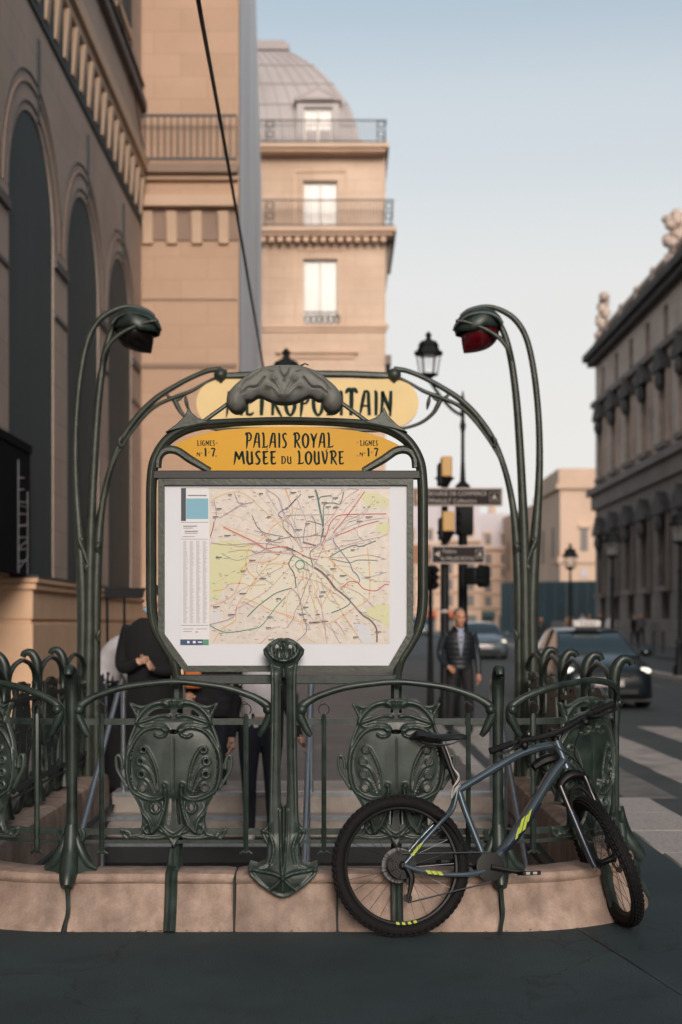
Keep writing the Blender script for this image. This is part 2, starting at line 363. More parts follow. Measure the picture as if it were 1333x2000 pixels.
# wall with arched openings
w = MB(); edges = [15.72, 20.17, 24.62, 29.07, CY]
for c, y0, y1 in zip(ARC, edges, edges[1:]):
    arc = [(c+AR*math.cos(math.pi*i/20), ASP+AR*math.sin(math.pi*i/20)) for i in range(21)]
    poly = [(y0,AB),(y0,11.4),(y1,11.4),(y1,AB),(c+AR,AB)] + arc + [(c-AR,AB)]
    w.prism(poly, WX-.5, WX, axis='x')
w.box(WX-.5, WX, -45, 15.72, 4.2, 11.4)
w.box(WX-.5, WX, -45, CY, 11.4, WT)
w.box(WX-.5, WX, -45, 11.9, 0, 4.2)
yw('wrap_wall', w, 'wrap')
for k, c in enumerate(ARC):
    arc = [(c+(AR+.02)*math.cos(math.pi*i/20), ASP+(AR+.02)*math.sin(math.pi*i/20)) for i in range(21)]
    yw('arch_panel', MB().prism([(c+AR+.02,AB)]+arc+[(c-AR-.02,AB)], WX-.30, WX-.025, axis='x'), 'wrap_arch')
    for rr, tk in ((AR+.14,.016),(AR+.42,.02),(AR+.60,.014)):
        pts = [(WX+.01, c+rr*math.cos(math.pi*i/24), ASP+rr*math.sin(math.pi*i/24)) for i in range(25)]
        yw('arch_moulding', MB().tube(pts, tk, 6), 'wrap_shadow' if tk > .018 else 'wrap_line')
    yw('keystone', MB().box(WX-.02, WX+.03, c+.30, c+.42, ASP+AR+.02, ASP+AR+1.35), 'wrap_arch')
for y0, y1 in ((16,16.3),(19.6,20.75),(24.05,25.2),(28.5,29.65),(32.95,34.2)):
    yw('impost_band', MB().box(WX, WX+.05, y0, y1, 7.55, 7.7), 'wrap_line'); yw('impost_line', MB().box(WX, WX+.03, y0, y1, 6.7, 6.76), 'wrap_line')
# cornice with bracket row
yw('cornice', MB().box(WX, WX+.20, 6, CY-.01, 12.45, 12.75).box(WX, WX+.12, 6, CY-.01, 12.25, 12.45), 'wrap_lite')
yw('cornice_shade_band', MB().box(WX, WX+.04, 6, CY-.02, 11.2, 12.2), 'wrap_arch')
br = MB().prism([(0,0),(.03,0),(.11,.85),(0,.85)], -.12, .12, axis='y').mesh('bracket'); br.materials.append(M['wrap_lite'])
y = 16.2
while y < CY-.2:
    o = part('bracket', br, None, wb); o.location = Vector((WX+.04, y, 11.35)) - Vector(wb.location); y += .78
# upper storey: sill, windows, cables
yw('sill_band', MB().box(WX, WX+.14, 6, CY-.02, 14.0, 14.2).box(WX,WX+.08,6,CY-.02,14.6,14.66), 'wrap_line')
for c in (22.4, 26.85, 31.7):
    f = yw('window', MB().box(WX-.02, WX+.07, c-.95, c+.95, 14.9, 20.4), 'wrap_lite')
    part('pane', MB().box(WX-.02, WX+.09, c-.72, c-.05, 15.1, 20.1), M['wrap_arch'], f)
    part('pane', MB().box(WX-.02, WX+.09, c+.05, c+.72, 15.1, 20.1), M['wrap_arch'], f)
    yw('window_surround', MB().box(WX, WX+.03, c+1.1, c+1.2, 14.7, 21).box(WX, WX+.03, c-1.2, c-1.1, 14.7, 21), 'wrap_shadow')
yw('stay_cable', MB().tube([(WX+.08,20,20.9),(WX+.08,26,17.2),(WX+.08,34.4,13.0)], .02, 5), 'black_iron')
# front-facing return
FX = -2.49
yw('return_wall', MB().box(WX-.3, FX, CY, CY+.4, 0, WT), 'wrap_front')
yw('return_cornice', MB().box(WX+.02, FX-.01, CY-.30, CY, 11.62, 11.88).box(WX+.02, FX-.01, CY-.16, CY, 12.3, 12.42), 'wrap_lite')
yw('return_ledge', MB().box(WX+.02, FX-.01, CY-.34, CY, 12.42, 12.62), 'wrap_shadow')
yw('return_shade_band', MB().box(WX+.02, FX-.01, CY-.05, CY, 10.85, 11.62), 'wrap_shadow')
for px in (290, 337, 386, 438):
    X = (px-667)*CY/FPX
    yw('bracket', MB().prism([(CY,10.75),(CY-.10,10.75),(CY-.12,11.0),(CY-.26,11.5),(CY,11.5)], X-.13, X+.13, axis='x'), 'wrap_lite', bevel=.02)
yw('string_line', MB().box(WX+.02, FX-.05, CY-.05, CY, 7.75, 7.85).box(WX+.02, FX-.05, CY-.03, CY, 9.4, 9.43), 'wrap_shadow')
yw('balcony_rail', MB().box(WX+.02, FX-.02, CY-.42, CY-.38, 13.72, 13.78).box(WX+.02, FX-.02, CY-.42, CY-.38, 12.68, 12.74), 'black_iron')
bb = MB().box(-.016,.016,-.016,.016,0,1.0).mesh('baluster'); bb.materials.append(M['black_iron'])
for i in range(15):
    o = part('baluster', bb, None, wb); o.location = Vector((WX+.14+i*.158, CY-.40, 12.73)) - Vector(wb.location)
# tarp side
tp = MB().add([(FX,CY,0),(FX,44.6,0),(FX,44.6,15),(FX,43.3,17),(FX,40.9,21),(FX,40.2,WT),(FX,CY,WT)], [(0,1,2,3,4,5,6)])
tp2 = MB().box(FX-1.2, FX, CY+.4, 44.6, 0, 15).box(FX-1.2, FX, CY+.4, 40.2, 15, WT)
tp2.prism([(40.2,15),(44.6,15),(43.3,17),(40.9,21),(40.2,WT)], FX-1.2, FX, axis='x')
yw('side_tarp', tp2, 'tarp')
# stone base with a groove, and a solid black box for the shade inside the bay, scaffold before it
BX = -4.6
yw('base_wall', MB().box(-12, BX, 21.2, CY-.02, 0, 1.52).box(-12, BX-.03, 21.23, CY-.02, 1.52, 1.58).box(-12, BX, 21.2, CY-.02, 1.58, 2.02), 'base_stone', bevel=.01)
yw('base_cap', MB().box(-12, BX+.06, 21.14, CY-.02, 2.02, 2.12).box(-12, BX+.10, 21.1, CY-.02, 2.122, 2.2), 'base_stone', bevel=.02)
yw('base_flashing', MB().box(-12, BX+.11, 21.08, CY-.02, 2.202, 2.235), 'black_iron')
yw('return_base', MB().box(BX+.01, FX+.02, CY-.12, CY-.01, 0, 2.0), 'base_stone', bevel=.01)
yw('bay_shade_box', MB().box(-9, -4.64, 12, 21.35, 4.06, 4.18).box(-9, -4.66, 16, 21.3, 2.245, 4.06), 'bay_shade')
sc = thing('scaffold_tower', 'grey scaffold ladder standing before the shaded bay on the stone base', 'scaffold', (-4.6, 20.5, 2.24))
def scp(n, mb): part(n, mb, M['steel'], sc, world=True)
for Y,zt_ in ((20.25,3.85),(20.85,3.45)): scp('upright', MB().tube([(-4.60,Y,2.24),(-4.60,Y,zt_)], .012, 6))
for i in range(8): scp('rung', MB().tube([(-4.60,20.25,2.4+i*.17),(-4.60,20.85 if i < 6 else 20.6,2.44+i*.17)], .008, 5))
for i in range(4): scp('brace', MB().tube([(-4.59,20.25,2.3+i*.3),(-4.59,20.85,2.5+i*.24)], .006, 5))

# ================================================================ HAUSSMANN BUILDING WITH CURVED ROOF
HY = 55.0
hb = thing('corner_building', 'pale stone corner building with curved zinc roof, dormer and iron balconies', 'building', (-4, HY, 0))
def hp(name, mb, m, parent=None, **k): return part(name, mb, M[m], parent or hb, world=True, **k)
def X5(px): return (px-667)*HY/FPX
def Z5(py): return CAM_H - (py-1220)*HY/FPX
XR = X5(754)
wins = [(593,660,505,636),(593,657,352,446)]
w = MB(); xl, xr = X5(593), X5(660)
w.box(-14, xl, HY, HY+9, 0, Z5(292)); w.box(xr, XR, HY, HY+9, 0, Z5(292))
zz = [0, Z5(636), Z5(505), Z5(446), Z5(352), Z5(292)]
w.box(xl, xr, HY, HY+9, 0, zz[1]); w.box(xl, xr, HY, HY+9, zz[2], zz[3]); w.box(xl, xr, HY, HY+9, zz[4], zz[5])
hp('wall', w, 'haus')
def french_window(x0,x1,z0,z1,yy, parent=None):
    f = hp('window', MB().box(x0,x0+.07,yy,yy+.1,z0,z1).box(x1-.07,x1,yy,yy+.1,z0,z1).box(x0+.07,x1-.07,yy,yy+.1,z1-.08,z1).box((x0+x1)/2-.05,(x0+x1)/2+.05,yy-.02,yy+.1,z0,z1-.08), 'wframe', parent)
    part('pane', MB().box(x0+.07,(x0+x1)/2-.05,yy+.04,yy+.06,z0,z1-.08), M['curtain'], f)
    part('pane', MB().box((x0+x1)/2+.05,x1-.07,yy+.04,yy+.06,z0,z1-.08), M['curtain'], f)
    return f
for (a,b_,c,d) in wins:
    french_window(X5(a),X5(660),Z5(d),Z5(c),HY+.22)
    hp('window_surround', MB().box(X5(a)-.36,X5(a)-.26,HY-.04,HY,Z5(d),Z5(c)+.3).box(X5(660)+.26,X5(660)+.36,HY-.04,HY,Z5(d),Z5(c)+.3).box(X5(a)-.36,X5(660)+.36,HY-.05,HY,Z5(c)+.302,Z5(c)+.42), 'haus2')
hp('string_course', MB().box(-14,XR+.12,HY-.14,HY,Z5(641),Z5(634)).box(-14,XR+.06,HY-.07,HY,Z5(648),Z5(641.2)), 'haus2')
hp('panel_moulding', MB().box(X5(540),X5(700),HY-.20,HY,Z5(691),Z5(683)).box(X5(548),X5(692),HY-.08,HY,Z5(700),Z5(691.2)), 'haus2')
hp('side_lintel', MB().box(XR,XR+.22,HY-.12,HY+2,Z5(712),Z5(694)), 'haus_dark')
# balconies
for (yl0,yl1,xe,rt) in ((452,466,774,399),(291,304,760,245)):
    zb0, zb1 = Z5(yl1), Z5(yl0); xe = X5(xe)
    hp('balcony_slab', MB().box(-14,xe,HY-.75,HY+6,zb0+.1,zb1).box(-14,xe-.12,HY-.62,HY+5.8,zb0-.02,zb0+.098), 'haus2')
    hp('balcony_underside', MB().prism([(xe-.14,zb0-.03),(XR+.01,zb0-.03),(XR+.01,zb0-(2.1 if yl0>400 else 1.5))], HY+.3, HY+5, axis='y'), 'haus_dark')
    zr = Z5(rt); xr2 = xe-.1
    rail = hp('balcony_rail', MB().box(-14,xr2,HY-.68,HY-.64,zr-.05,zr).box(-14,xr2,HY-.68,HY-.64,zb1+.06,zb1+.1).box(xr2-.04,xr2,HY-.68,HY+4,zr-.05,zr), 'black_iron')
    bar = MB().box(-.011,.011,-.011,.011,0,zr-zb1-.04).mesh('baluster'); bar.materials.append(M['black_iron'])
    x = X5(512)
    while x < xr2-.1:
        o = part('baluster', bar, None, rail); o.location = (x, HY-.66, zb1); x += .125
    for cx in (X5(530), xr2-.2):        # scroll panels
        hp('scroll_panel', MB().tube([(cx+.13*math.cos(t)*(1-.0*t), HY-.66, (zr+zb1)/2+.28+.13*math.sin(t)) for t in np.linspace(0,6.28,16)], .022, 5).tube([(cx+.13*math.cos(t), HY-.66, (zr+zb1)/2-.1+.13*math.sin(t)) for t in np.linspace(0,6.28,16)], .022, 5).box(cx-.17,cx-.14,HY-.67,HY-.65,zb1,zr-.05).box(cx+.14,cx+.17,HY-.67,HY-.65,zb1,zr-.05), 'black_iron')
    if yl0 > 400:
        den = MB().box(-.10,.10,-.16,0,-.2,0).mesh('modillion'); den.materials.append(M['haus2'])
        x = X5(516)
        while x < xe-.2:
            o = part('modillion', den, None, hb); o.location = Vector((x, HY-.35, zb0-.03))-Vector(hb.location); x += .33
# window guard of the lower window
g = hp('window_guard', MB().box(X5(596),X5(660),HY-.10,HY-.07,Z5(612),Z5(609)).box(X5(596),X5(660),HY-.10,HY-.07,Z5(636),Z5(634)), 'black_iron')
for i in range(6):
    cx = X5(602)+i*.225; zc = (Z5(612)+Z5(635))/2
    part('guard_scroll', MB().tube([(cx+.10*math.cos(t), HY-.085, zc+.17*math.sin(t)) for t in np.linspace(0,6.28,14)], .022, 5), M['black_iron'], g)
# curved zinc roof
rc = X5(440); rp = [(703,290),(701,262),(692,228),(676,196),(652,164),(622,134),(590,112),(560,96)]
pr0 = [(X5(a)-rc, Z5(b_)) for a,b_ in cr(rp,4)]; e0 = pr0[0][0]
def yroof(h): return HY+.5+(e0-h)*.55
prof = []
for (h,z) in pr0:          # same outline seen at the depth where that ring of the roof really stands
    k = yroof(h)/HY; prof.append(((h+rc)*k-rc, CAM_H+(z-CAM_H)*k, yroof(h)))
vs_, fs_ = [], []
for (h,z,yb) in prof:
    vs_ += [(rc-h,yb,z),(rc+h,yb,z),(rc+h,HY+14,z),(rc-h,HY+14,z)]
for i in range(len(prof)-1):
    for k in range(4):
        l = (k+1)%4; fs_.append((i*4+k,i*4+l,(i+1)*4+l,(i+1)*4+k))
hp('roof', MB().add(vs_,fs_), 'zinc', sharp=50)
ht,zt2,yt = prof[-1]
hp('roof_cap', MB().box(rc-ht-.1,rc+ht+.12,yt-.15,HY+13,zt2-.05,zt2+.20).box(rc-ht+.1,rc+ht-.05,yt+.1,HY+13,zt2+.2,zt2+.42), 'zinc_dark')
for fr in (.22,.40,.58,.76):
    h,z,yb = prof[int(fr*(len(prof)-1))]
    hp('roof_seam', MB().box(rc-h,rc+h+.02,yb-.03,yb+.05,z,z+.04), 'zinc_dark')
for s_ in np.linspace(-.2,.95,12):
    hp('roof_rib', MB().tube([(rc+h*s_, yb-.01, z) for h,z,yb in prof],.02,4), 'zinc_dark')
for k in range(3): hp('chimney_pot', MB().lathe([(.10,0),(.08,.5),(.10,.55)], X5(692)+.16*k, HY+6, Z5(197), seg=8), 'haus2')
hp('chimney', MB().box(X5(690),X5(708),HY+5,HY+7,Z5(280),Z5(205)).box(X5(684),X5(714),HY+4.8,HY+7.2,Z5(205),Z5(197)), 'haus_dark')
dm = hp('dormer', MB().box(X5(580),X5(594),HY+.35,HY+3,Z5(290),Z5(192)).box(X5(650),X5(664),HY+.35,HY+3,Z5(290),Z5(192)).box(X5(594),X5(650),HY+.36,HY+3,Z5(202),Z5(192)).box(X5(594),X5(650),HY+.9,HY+3,Z5(290),Z5(202)), 'zinc')
part('pediment', MB().prism([(X5(574),Z5(191.5)),(X5(668),Z5(191.5)),(X5(668),Z5(186)),(X5(621),Z5(165)),(X5(574),Z5(186))], HY+.2, HY+3, axis='y'), M['zinc_dark'], dm)
part('tympanum', MB().prism([(X5(590),Z5(189)),(X5(652),Z5(189)),(X5(621),Z5(172))], HY+.15, HY+.2, axis='y'), M['zinc'], dm)
french_window(X5(594),X5(650),Z5(288),Z5(204),HY+.5)

# ================================================================ PALACE WING ON THE RIGHT
LX = 17.7; LY1 = 98.8; LY0 = 62.0
lb = thing('palace_wing', 'long dark stone palace wing with pedimented windows and roof balustrade', 'building', (LX, 80, 0))
def lp(name, mb, m, parent=None, **k): return part(name, mb, M[m], parent or lb, world=True, **k)
bays = [95.9-4.62*k for k in range(7)]
w = MB()
def bay_wall(b_, z0, z1, hw, zo0, zo1):
    out = []; ys = [LY0] + sum([[y-hw, y+hw] for y in sorted(bays)], []) + [LY1]
    for i in range(0, len(ys), 2): b_.box(LX, LX+.9, ys[i], ys[i+1], z0, z1)
    for y in bays:
        if zo0 > z0: b_.box(LX, LX+.9, y-hw, y+hw, z0, zo0)
        if zo1 < z1: b_.box(LX, LX+.9, y-hw, y+hw, zo1, z1)
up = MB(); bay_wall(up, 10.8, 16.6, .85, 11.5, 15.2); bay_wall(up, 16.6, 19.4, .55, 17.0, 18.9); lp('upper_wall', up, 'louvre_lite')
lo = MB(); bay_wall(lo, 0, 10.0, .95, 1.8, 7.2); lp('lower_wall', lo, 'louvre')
lp('back_mass', MB().box(LX+.9, LX+14, LY0, LY1-.01, 0, 19.6).box(LX, LX+14, -45, LY0-.01, 0, 21.5), 'louvre')
for y in bays:
    for (z0,z1,hw) in ((11.5,15.2,.85),(17.0,18.9,.55),(1.8,7.2,.95)):
        f = lp('window', MB().box(LX+.4,LX+.5,y-hw,y+hw,z0,z1), 'louvre_win')
        part('glazing_bar', MB().box(LX+.36,LX+.4,y-.05,y+.05,z0,z1).box(LX+.36,LX+.4,y-hw,y+hw,z0+(z1-z0)*.62,z0+(z1-z0)*.66), M['louvre'], f)
    for (z0,hw,mt) in ((15.3,1.25,'louvre_dark'),(7.5,1.35,'louvre_dark')):
        lp('pediment', MB().prism([(y-hw,z0),(y+hw,z0),(y+hw,z0+.25),(y,z0+1.25),(y-hw,z0+.25)], LX-.55, LX, axis='x'), mt)
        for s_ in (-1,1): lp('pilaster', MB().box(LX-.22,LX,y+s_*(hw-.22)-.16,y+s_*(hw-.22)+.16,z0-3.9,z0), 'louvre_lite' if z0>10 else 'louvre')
        lp('sill', MB().box(LX-.4,LX,y-hw,y+hw,z0-4.2,z0-3.9), 'louvre')
        lp('carved_crest', MB().ball((LX-.35,y,z0-.5),(.3,.5,.55),8,6), mt)
lp('string_course', MB().box(LX-.35,LX,LY0,LY1+.1,16.5,16.85), 'louvre')
lp('middle_cornice', MB().box(LX-.62,LX+.1,LY0,LY1+.3,10.35,10.8).box(LX-.3,LX,LY0,LY1+.1,9.4,10.35), 'louvre')
lp('main_cornice', MB().box(LX-.85,LX+.2,LY0,LY1+.5,19.75,20.2).box(LX-.55,LX,LY0,LY1+.3,19.4,19.75), 'louvre_dark')
lp('balustrade_rail', MB().box(LX+.1,LX+.5,LY0,LY1,21.5,21.75).box(LX+.08,LX+.52,LY0,LY1,20.2,20.5), 'louvre_lite')
bal = MB().lathe([(.10,0),(.16,.2),(.20,.4),(.1,.75),(.13,1.0)],seg=8).mesh('baluster'); bal.materials.append(M['louvre_lite'])
y = LY1-.4
while y > 70:
    o = part('baluster', bal, None, lb); o.location = Vector((LX+.3,y,20.5))-Vector(lb.location); y -= .75
for k in range(7): lp('balustrade_pier', MB().box(LX+.05,LX+.6,LY1-3.6-k*4.62-.4,LY1-3.6-k*4.62+.4,20.2,21.9), 'louvre_lite')
random.seed(3)
def carved(px, y0, z0, z1, wd):
    b = MB(); b.box(LX+.2-wd*.5,LX+.2+wd*.5,y0-wd*.5,y0+wd*.5,z0,z0+.7)
    n = 16
    for i in range(n):
        t = i/n; b.ball((LX+.2+random.uniform(-.35,.35)*wd,y0+random.uniform(-.4,.4)*wd,z0+.7+(z1-z0-.9)*t),(random.uniform(.28,.42)*wd,)*2+(random.uniform(.25,.4),),8,6)
    return b
lp('carved_trophy', carved(0, 97.6, 20.2, 24.4, .95), 'louvre_lite')
lp('carved_trophy', carved(0, 76.2, 20.2, 24.0, 1.0), 'louvre_lite')
lp('roof_finial', MB().lathe([(.5,0),(.55,2),(.25,3.2),(.4,4),(.15,5.2),(.22,6),(.05,7.4)], LX+2.3, 76.5, 20.2, seg=10), 'louvre_dark')
mo = MB().box(16.6,17.0,60,112,.03,1.75); solo('parapet_wall', mo, M['louvre'], 'low stone parapet along the foot of the palace wing', 'wall', bevel=.04)

# ================================================================ FAR BUILDINGS
fp = thing('far_pavilion', 'sunlit pale stone pavilion with cornice beyond the teal hoarding', 'building', (30,170,0))
def fpp(n, mb, m, parent=None): return part(n, mb, M[m], parent or fp, world=True)
def XF(px, D): return (px-667)*D/FPX
def ZF(py, D): return CAM_H-(py-1220)*D/FPX
D = 170.; xa, xb = XF(1095,D), XF(1215,D)
xs0 = xa-1.2
fpp('wall', MB().box(xa,xb,D,D+20,0,ZF(955,D)), 'far_stone')
fpp('cornice', MB().box(xa-.5,xb,D-.5,D+20,ZF(955,D),ZF(945,D)).box(xa-.2,xb,D-.2,D+20,ZF(945,D),ZF(915,D)).box(xa-.3,xb,D-.3,D+20,ZF(1100,D),ZF(1088,D)), 'far_stone')
for px in (1142, 1172, 1202):
    fpp('window', MB().box(XF(px-7,D),XF(px+7,D),D-.1,D,ZF(1076,D),ZF(1032,D)), 'far_win'); fpp('window_hood', MB().box(XF(px-11,D),XF(px+11,D),D-.4,D,ZF(1031,D),ZF(1024,D)), 'far_stone')
    fpp('niche', MB().prism([(XF(px+7*math.cos(t),D),ZF(1118-9*math.sin(t),D)) for t in np.linspace(0,math.pi,9)]+[(XF(px-7,D),ZF(1128,D)),(XF(px+7,D),ZF(1128,D))],D-.15,D,axis='y'), 'far_pale')
# its long side wing, running away on the left
D2 = 185.; wx0 = XF(1010,D2); wx1 = XF(1100,D2)
fpp('side_wing', MB().add([(wx0,230,0),(xa,D+.2,0),(xa,D+.2,ZF(962,D)),(wx0,230,ZF(962,D)),(wx0+6,232,0),(xa+5,D+1,0),(xa+5,D+1,ZF(962,D)),(wx0+6,232,ZF(962,D))],[(0,1,2,3),(4,5,6,7),(0,3,7,4),(3,2,6,7),(1,5,6,2)]), 'far_stone')
for i in range(9):
    t = (i+.6)/9.5; X = xa+(wx0-xa)*t; Y = D+.2+(230-D-.2)*t
    d = Vector((wx0-xa,230-D,0)).normalized(); nrm = Vector((-d.y,d.x,0)); nrm = nrm if nrm.x < 0 else -nrm
    for (z0,z1) in ((9.2,13.4),(2.5,6.3)):
        c = Vector((X,Y,0))+nrm*.05; a = c-d*.8; b_ = c+d*.8
        fpp('window', MB().quad((a.x,a.y,z0),(b_.x,b_.y,z0),(b_.x,b_.y,z1),(a.x,a.y,z1)), 'far_win')
# teal hoarding
hd = thing('site_hoarding', 'long dark teal site hoarding below the far sunlit pavilion', 'hoarding', (30,128,0))
for i in range(14):
    x0 = 14.4+i*1.0
    part('hoarding_panel', MB().box(x0,x0+.96,128+i*.1,128.1+i*.1,-.1,5.3+.02*i), M['teal'], hd, world=True)
# far street front
def far_block(x0, x1, D, zr, ze, floors, label, tone, awn):
    t = thing('far_apartment_block', label, 'building', ((x0+x1)/2, D, 0))
    def q(n, mb, m, parent=None): return part(n, mb, m if not isinstance(m,str) else M[m], parent or t, world=True)
    q('wall', MB().box(x0,x1,D,D+14,0,ze), tone)
    q('roof', MB().prism([(D+.1,ze),(D+13,ze),(D+11,zr),(D+1.8,zr)], x0+.05, x1-.05, axis='x'), 'far_pale')
    n = max(2, int((x1-x0)/2.1)); st = (x1-x0)/n
    for fl in range(floors):
        z0 = 4.2+fl*(ze-4.4)/floors; hh = (ze-4.4)/floors*.68
        q('floor_band', MB().box(x0,x1,D-.35,D,z0-.35,z0-.05), 'far_stone')
        for k in range(n):
            cx = x0+st*(k+.5); q('window', MB().box(cx-.5,cx+.5,D-.06,D+.1,z0,z0+hh), 'far_win')
    q('eaves', MB().box(x0,x1,D-.6,D,ze-.3,ze+.1), 'far_stone')
    for k in range(n):
        cx = x0+st*(k+.5)
        q('dormer', MB().box(cx-.6,cx+.6,D+.15,D+1.6,ze+.3,ze+2.4), 'far_stone'); q('dormer_window', MB().box(cx-.4,cx+.4,D+.1,D+.15,ze+.5,ze+2.1), 'far_win')
        q('shopfront', MB().box(cx-.85,cx+.85,D-.05,D,0.2,2.9), 'far_win')
    for k in range(0, n, 2):
        cx = x0+st*(k+.5); q('awning', MB().prism([(D-1.5,2.6),(D,2.9),(D,3.5)], cx-.95, cx+.95, axis='x'), awn)
    for k in range(0,n,3):
        cx = x0+st*(k+1); q('chimney', MB().box(cx-.5,cx+.5,D+5,D+6.2,zr-.5,zr+1.6), 'far_stone')
far_block(6.0, 14.2, 205, 19.0, 13.2, 4, 'far sunlit apartment block seen behind the two brown direction signs', 'far_stone', M['awning_r'])
far_block(14.25, 20.4, 207, 20.0, 13.8, 4, 'far sunlit apartment block with red awnings left of the teal hoarding', 'far_stone', M['awning_r'])
far_block(20.45, 30, 209, 18.0, 12.8, 4, 'far sunlit apartment block rising directly behind the teal hoarding', 'far_stone', M['awning_g'])
# ================================================================ ART NOUVEAU METRO ENTRANCE
M['iron'] = mat('verdigris_cast_iron', (.018,.032,.0275), .42, metal=.12, var=.45, scale=11, bump=.03, bscale=130, col2=(.041,.063,.054), rvar=.16, streak=.35)
M['iron_pale'] = mat('weathered_cast_iron', (.145,.15,.138), .6, metal=.05, var=.2, scale=14, bump=.12, bscale=120)
M['iron_olive'] = mat('olive_cast_iron', (.038,.047,.038), .42, metal=.2, var=.35, scale=9, bump=.1, bscale=60)
def edge_wear(m, c, amt=.7):
    """paint rubbed pale on raised edges, dust-brown specks"""
    N = m.node_tree.nodes; L = m.node_tree.links; b = N['Principled BSDF']; g = N.new('ShaderNodeNewGeometry'); r = N.new('ShaderNodeValToRGB'); r.color_ramp.elements[0].position = .505; r.color_ramp.elements[1].position = .56; r.color_ramp.elements[0].color = (0,0,0,1); r.color_ramp.elements[1].color = (amt,)*3+(1,); L.new(g.outputs['Pointiness'], r.inputs[0])
    k = N.new('ShaderNodeMix'); k.data_type = 'RGBA'; L.new(r.outputs[0], k.inputs[0]); L.new(b.inputs['Base Color'].links[0].from_socket, k.inputs[6]); k.inputs[7].default_value = (*c,1)
    tc = N.new('ShaderNodeTexCoord'); t = N.new('ShaderNodeTexNoise'); t.inputs['Scale'].default_value = 34; t.inputs['Detail'].default_value = 9; t.inputs['Roughness'].default_value = .75; L.new(tc.outputs['Object'], t.inputs[0])
    r2 = N.new('ShaderNodeValToRGB'); r2.color_ramp.elements[0].position = .60; r2.color_ramp.elements[1].position = .74; r2.color_ramp.elements[0].color = (0,0,0,1); r2.color_ramp.elements[1].color = (.55,)*3+(1,); L.new(t.outputs[0], r2.inputs[0])
    k2 = N.new('ShaderNodeMix'); k2.data_type = 'RGBA'; L.new(r2.outputs[0], k2.inputs[0]); L.new(k.outputs[2], k2.inputs[6]); k2.inputs[7].default_value = (.085,.075,.055,1); L.new(k2.outputs[2], b.inputs['Base Color'])
M['iron_relief'] = M['iron'].copy(); M['iron_relief'].name = 'worn_verdigris_relief'; edge_wear(M['iron_relief'], (.095,.122,.106), .6)
M['iron_pale_w'] = M['iron_pale']
M['wire'] = mat('black_wire', (.012,.012,.013), .5)
M['enamel'] = mat('yellow_enamel', (.60,.315,.014), .45, var=.05, scale=3, spec=.25)
M['enamel_pale'] = mat('pale_yellow_enamel', (.74,.57,.28), .5, var=.05, scale=3, spec=.25)
M['ink_green'] = mat('dark_green_enamel', (.004,.022,.016), .6, spec=.15)
M['ink_red'] = mat('rust_red_enamel', (.38,.10,.02), .4)
M['paper'] = mat('white_poster_paper', (.62,.645,.70), .5, var=.03, scale=2)
M['mapbase'] = mat('map_print_cream', (.60,.555,.50), .4, var=.10, scale=30, col2=(.66,.60,.55))
M['red_glass'] = mat('dark_red_glass', (.075,.002,.005), .15, coat=.5)
M['backlit_glass'] = mat('backlit_lamp_glass', (.006,.004,.004), .2, coat=.4)  # same red bud seen against the light, its dimness put into the colour

M['shaded_step'] = mat('shaded_stone_step', (.018,.021,.023), .7, var=.3, scale=5)  # shadow of the stairwell put into the stone colour of the deeper steps
# ---- 2D distance helpers (numpy)
def sdpoly(X, Y, poly):
    p = np.array(poly, float); n = len(p); d = np.full(X.shape, 1e18); inside = np.zeros(X.shape, bool)
    for i in range(n):
        ax, ay = p[i]; bx, by = p[(i+1) % n]; ex, ey = bx-ax, by-ay
        t = np.clip(((X-ax)*ex+(Y-ay)*ey)/(ex*ex+ey*ey+1e-12), 0, 1)
        d = np.minimum(d, (X-ax-t*ex)**2+(Y-ay-t*ey)**2)
        c = (ay > Y) != (by > Y); xi = ax+(Y-ay)*ex/(ey if abs(ey) > 1e-12 else 1e-12); inside ^= c & (X < xi)
    d = np.sqrt(d); return np.where(inside, -d, d)
def dline(X, Y, pts):
    p = np.array(pts, float); d = np.full(X.shape, 1e18)
    for i in range(len(p)-1):
        ax, ay = p[i]; bx, by = p[i+1]; ex, ey = bx-ax, by-ay
        t = np.clip(((X-ax)*ex+(Y-ay)*ey)/(ex*ex+ey*ey+1e-12), 0, 1)
        d = np.minimum(d, (X-ax-t*ex)**2+(Y-ay-t*ey)**2)
    return np.sqrt(d)
def sm(a, b, x): t = np.clip((x-a)/(b-a), 0, 1); return t*t*(3-2*t)
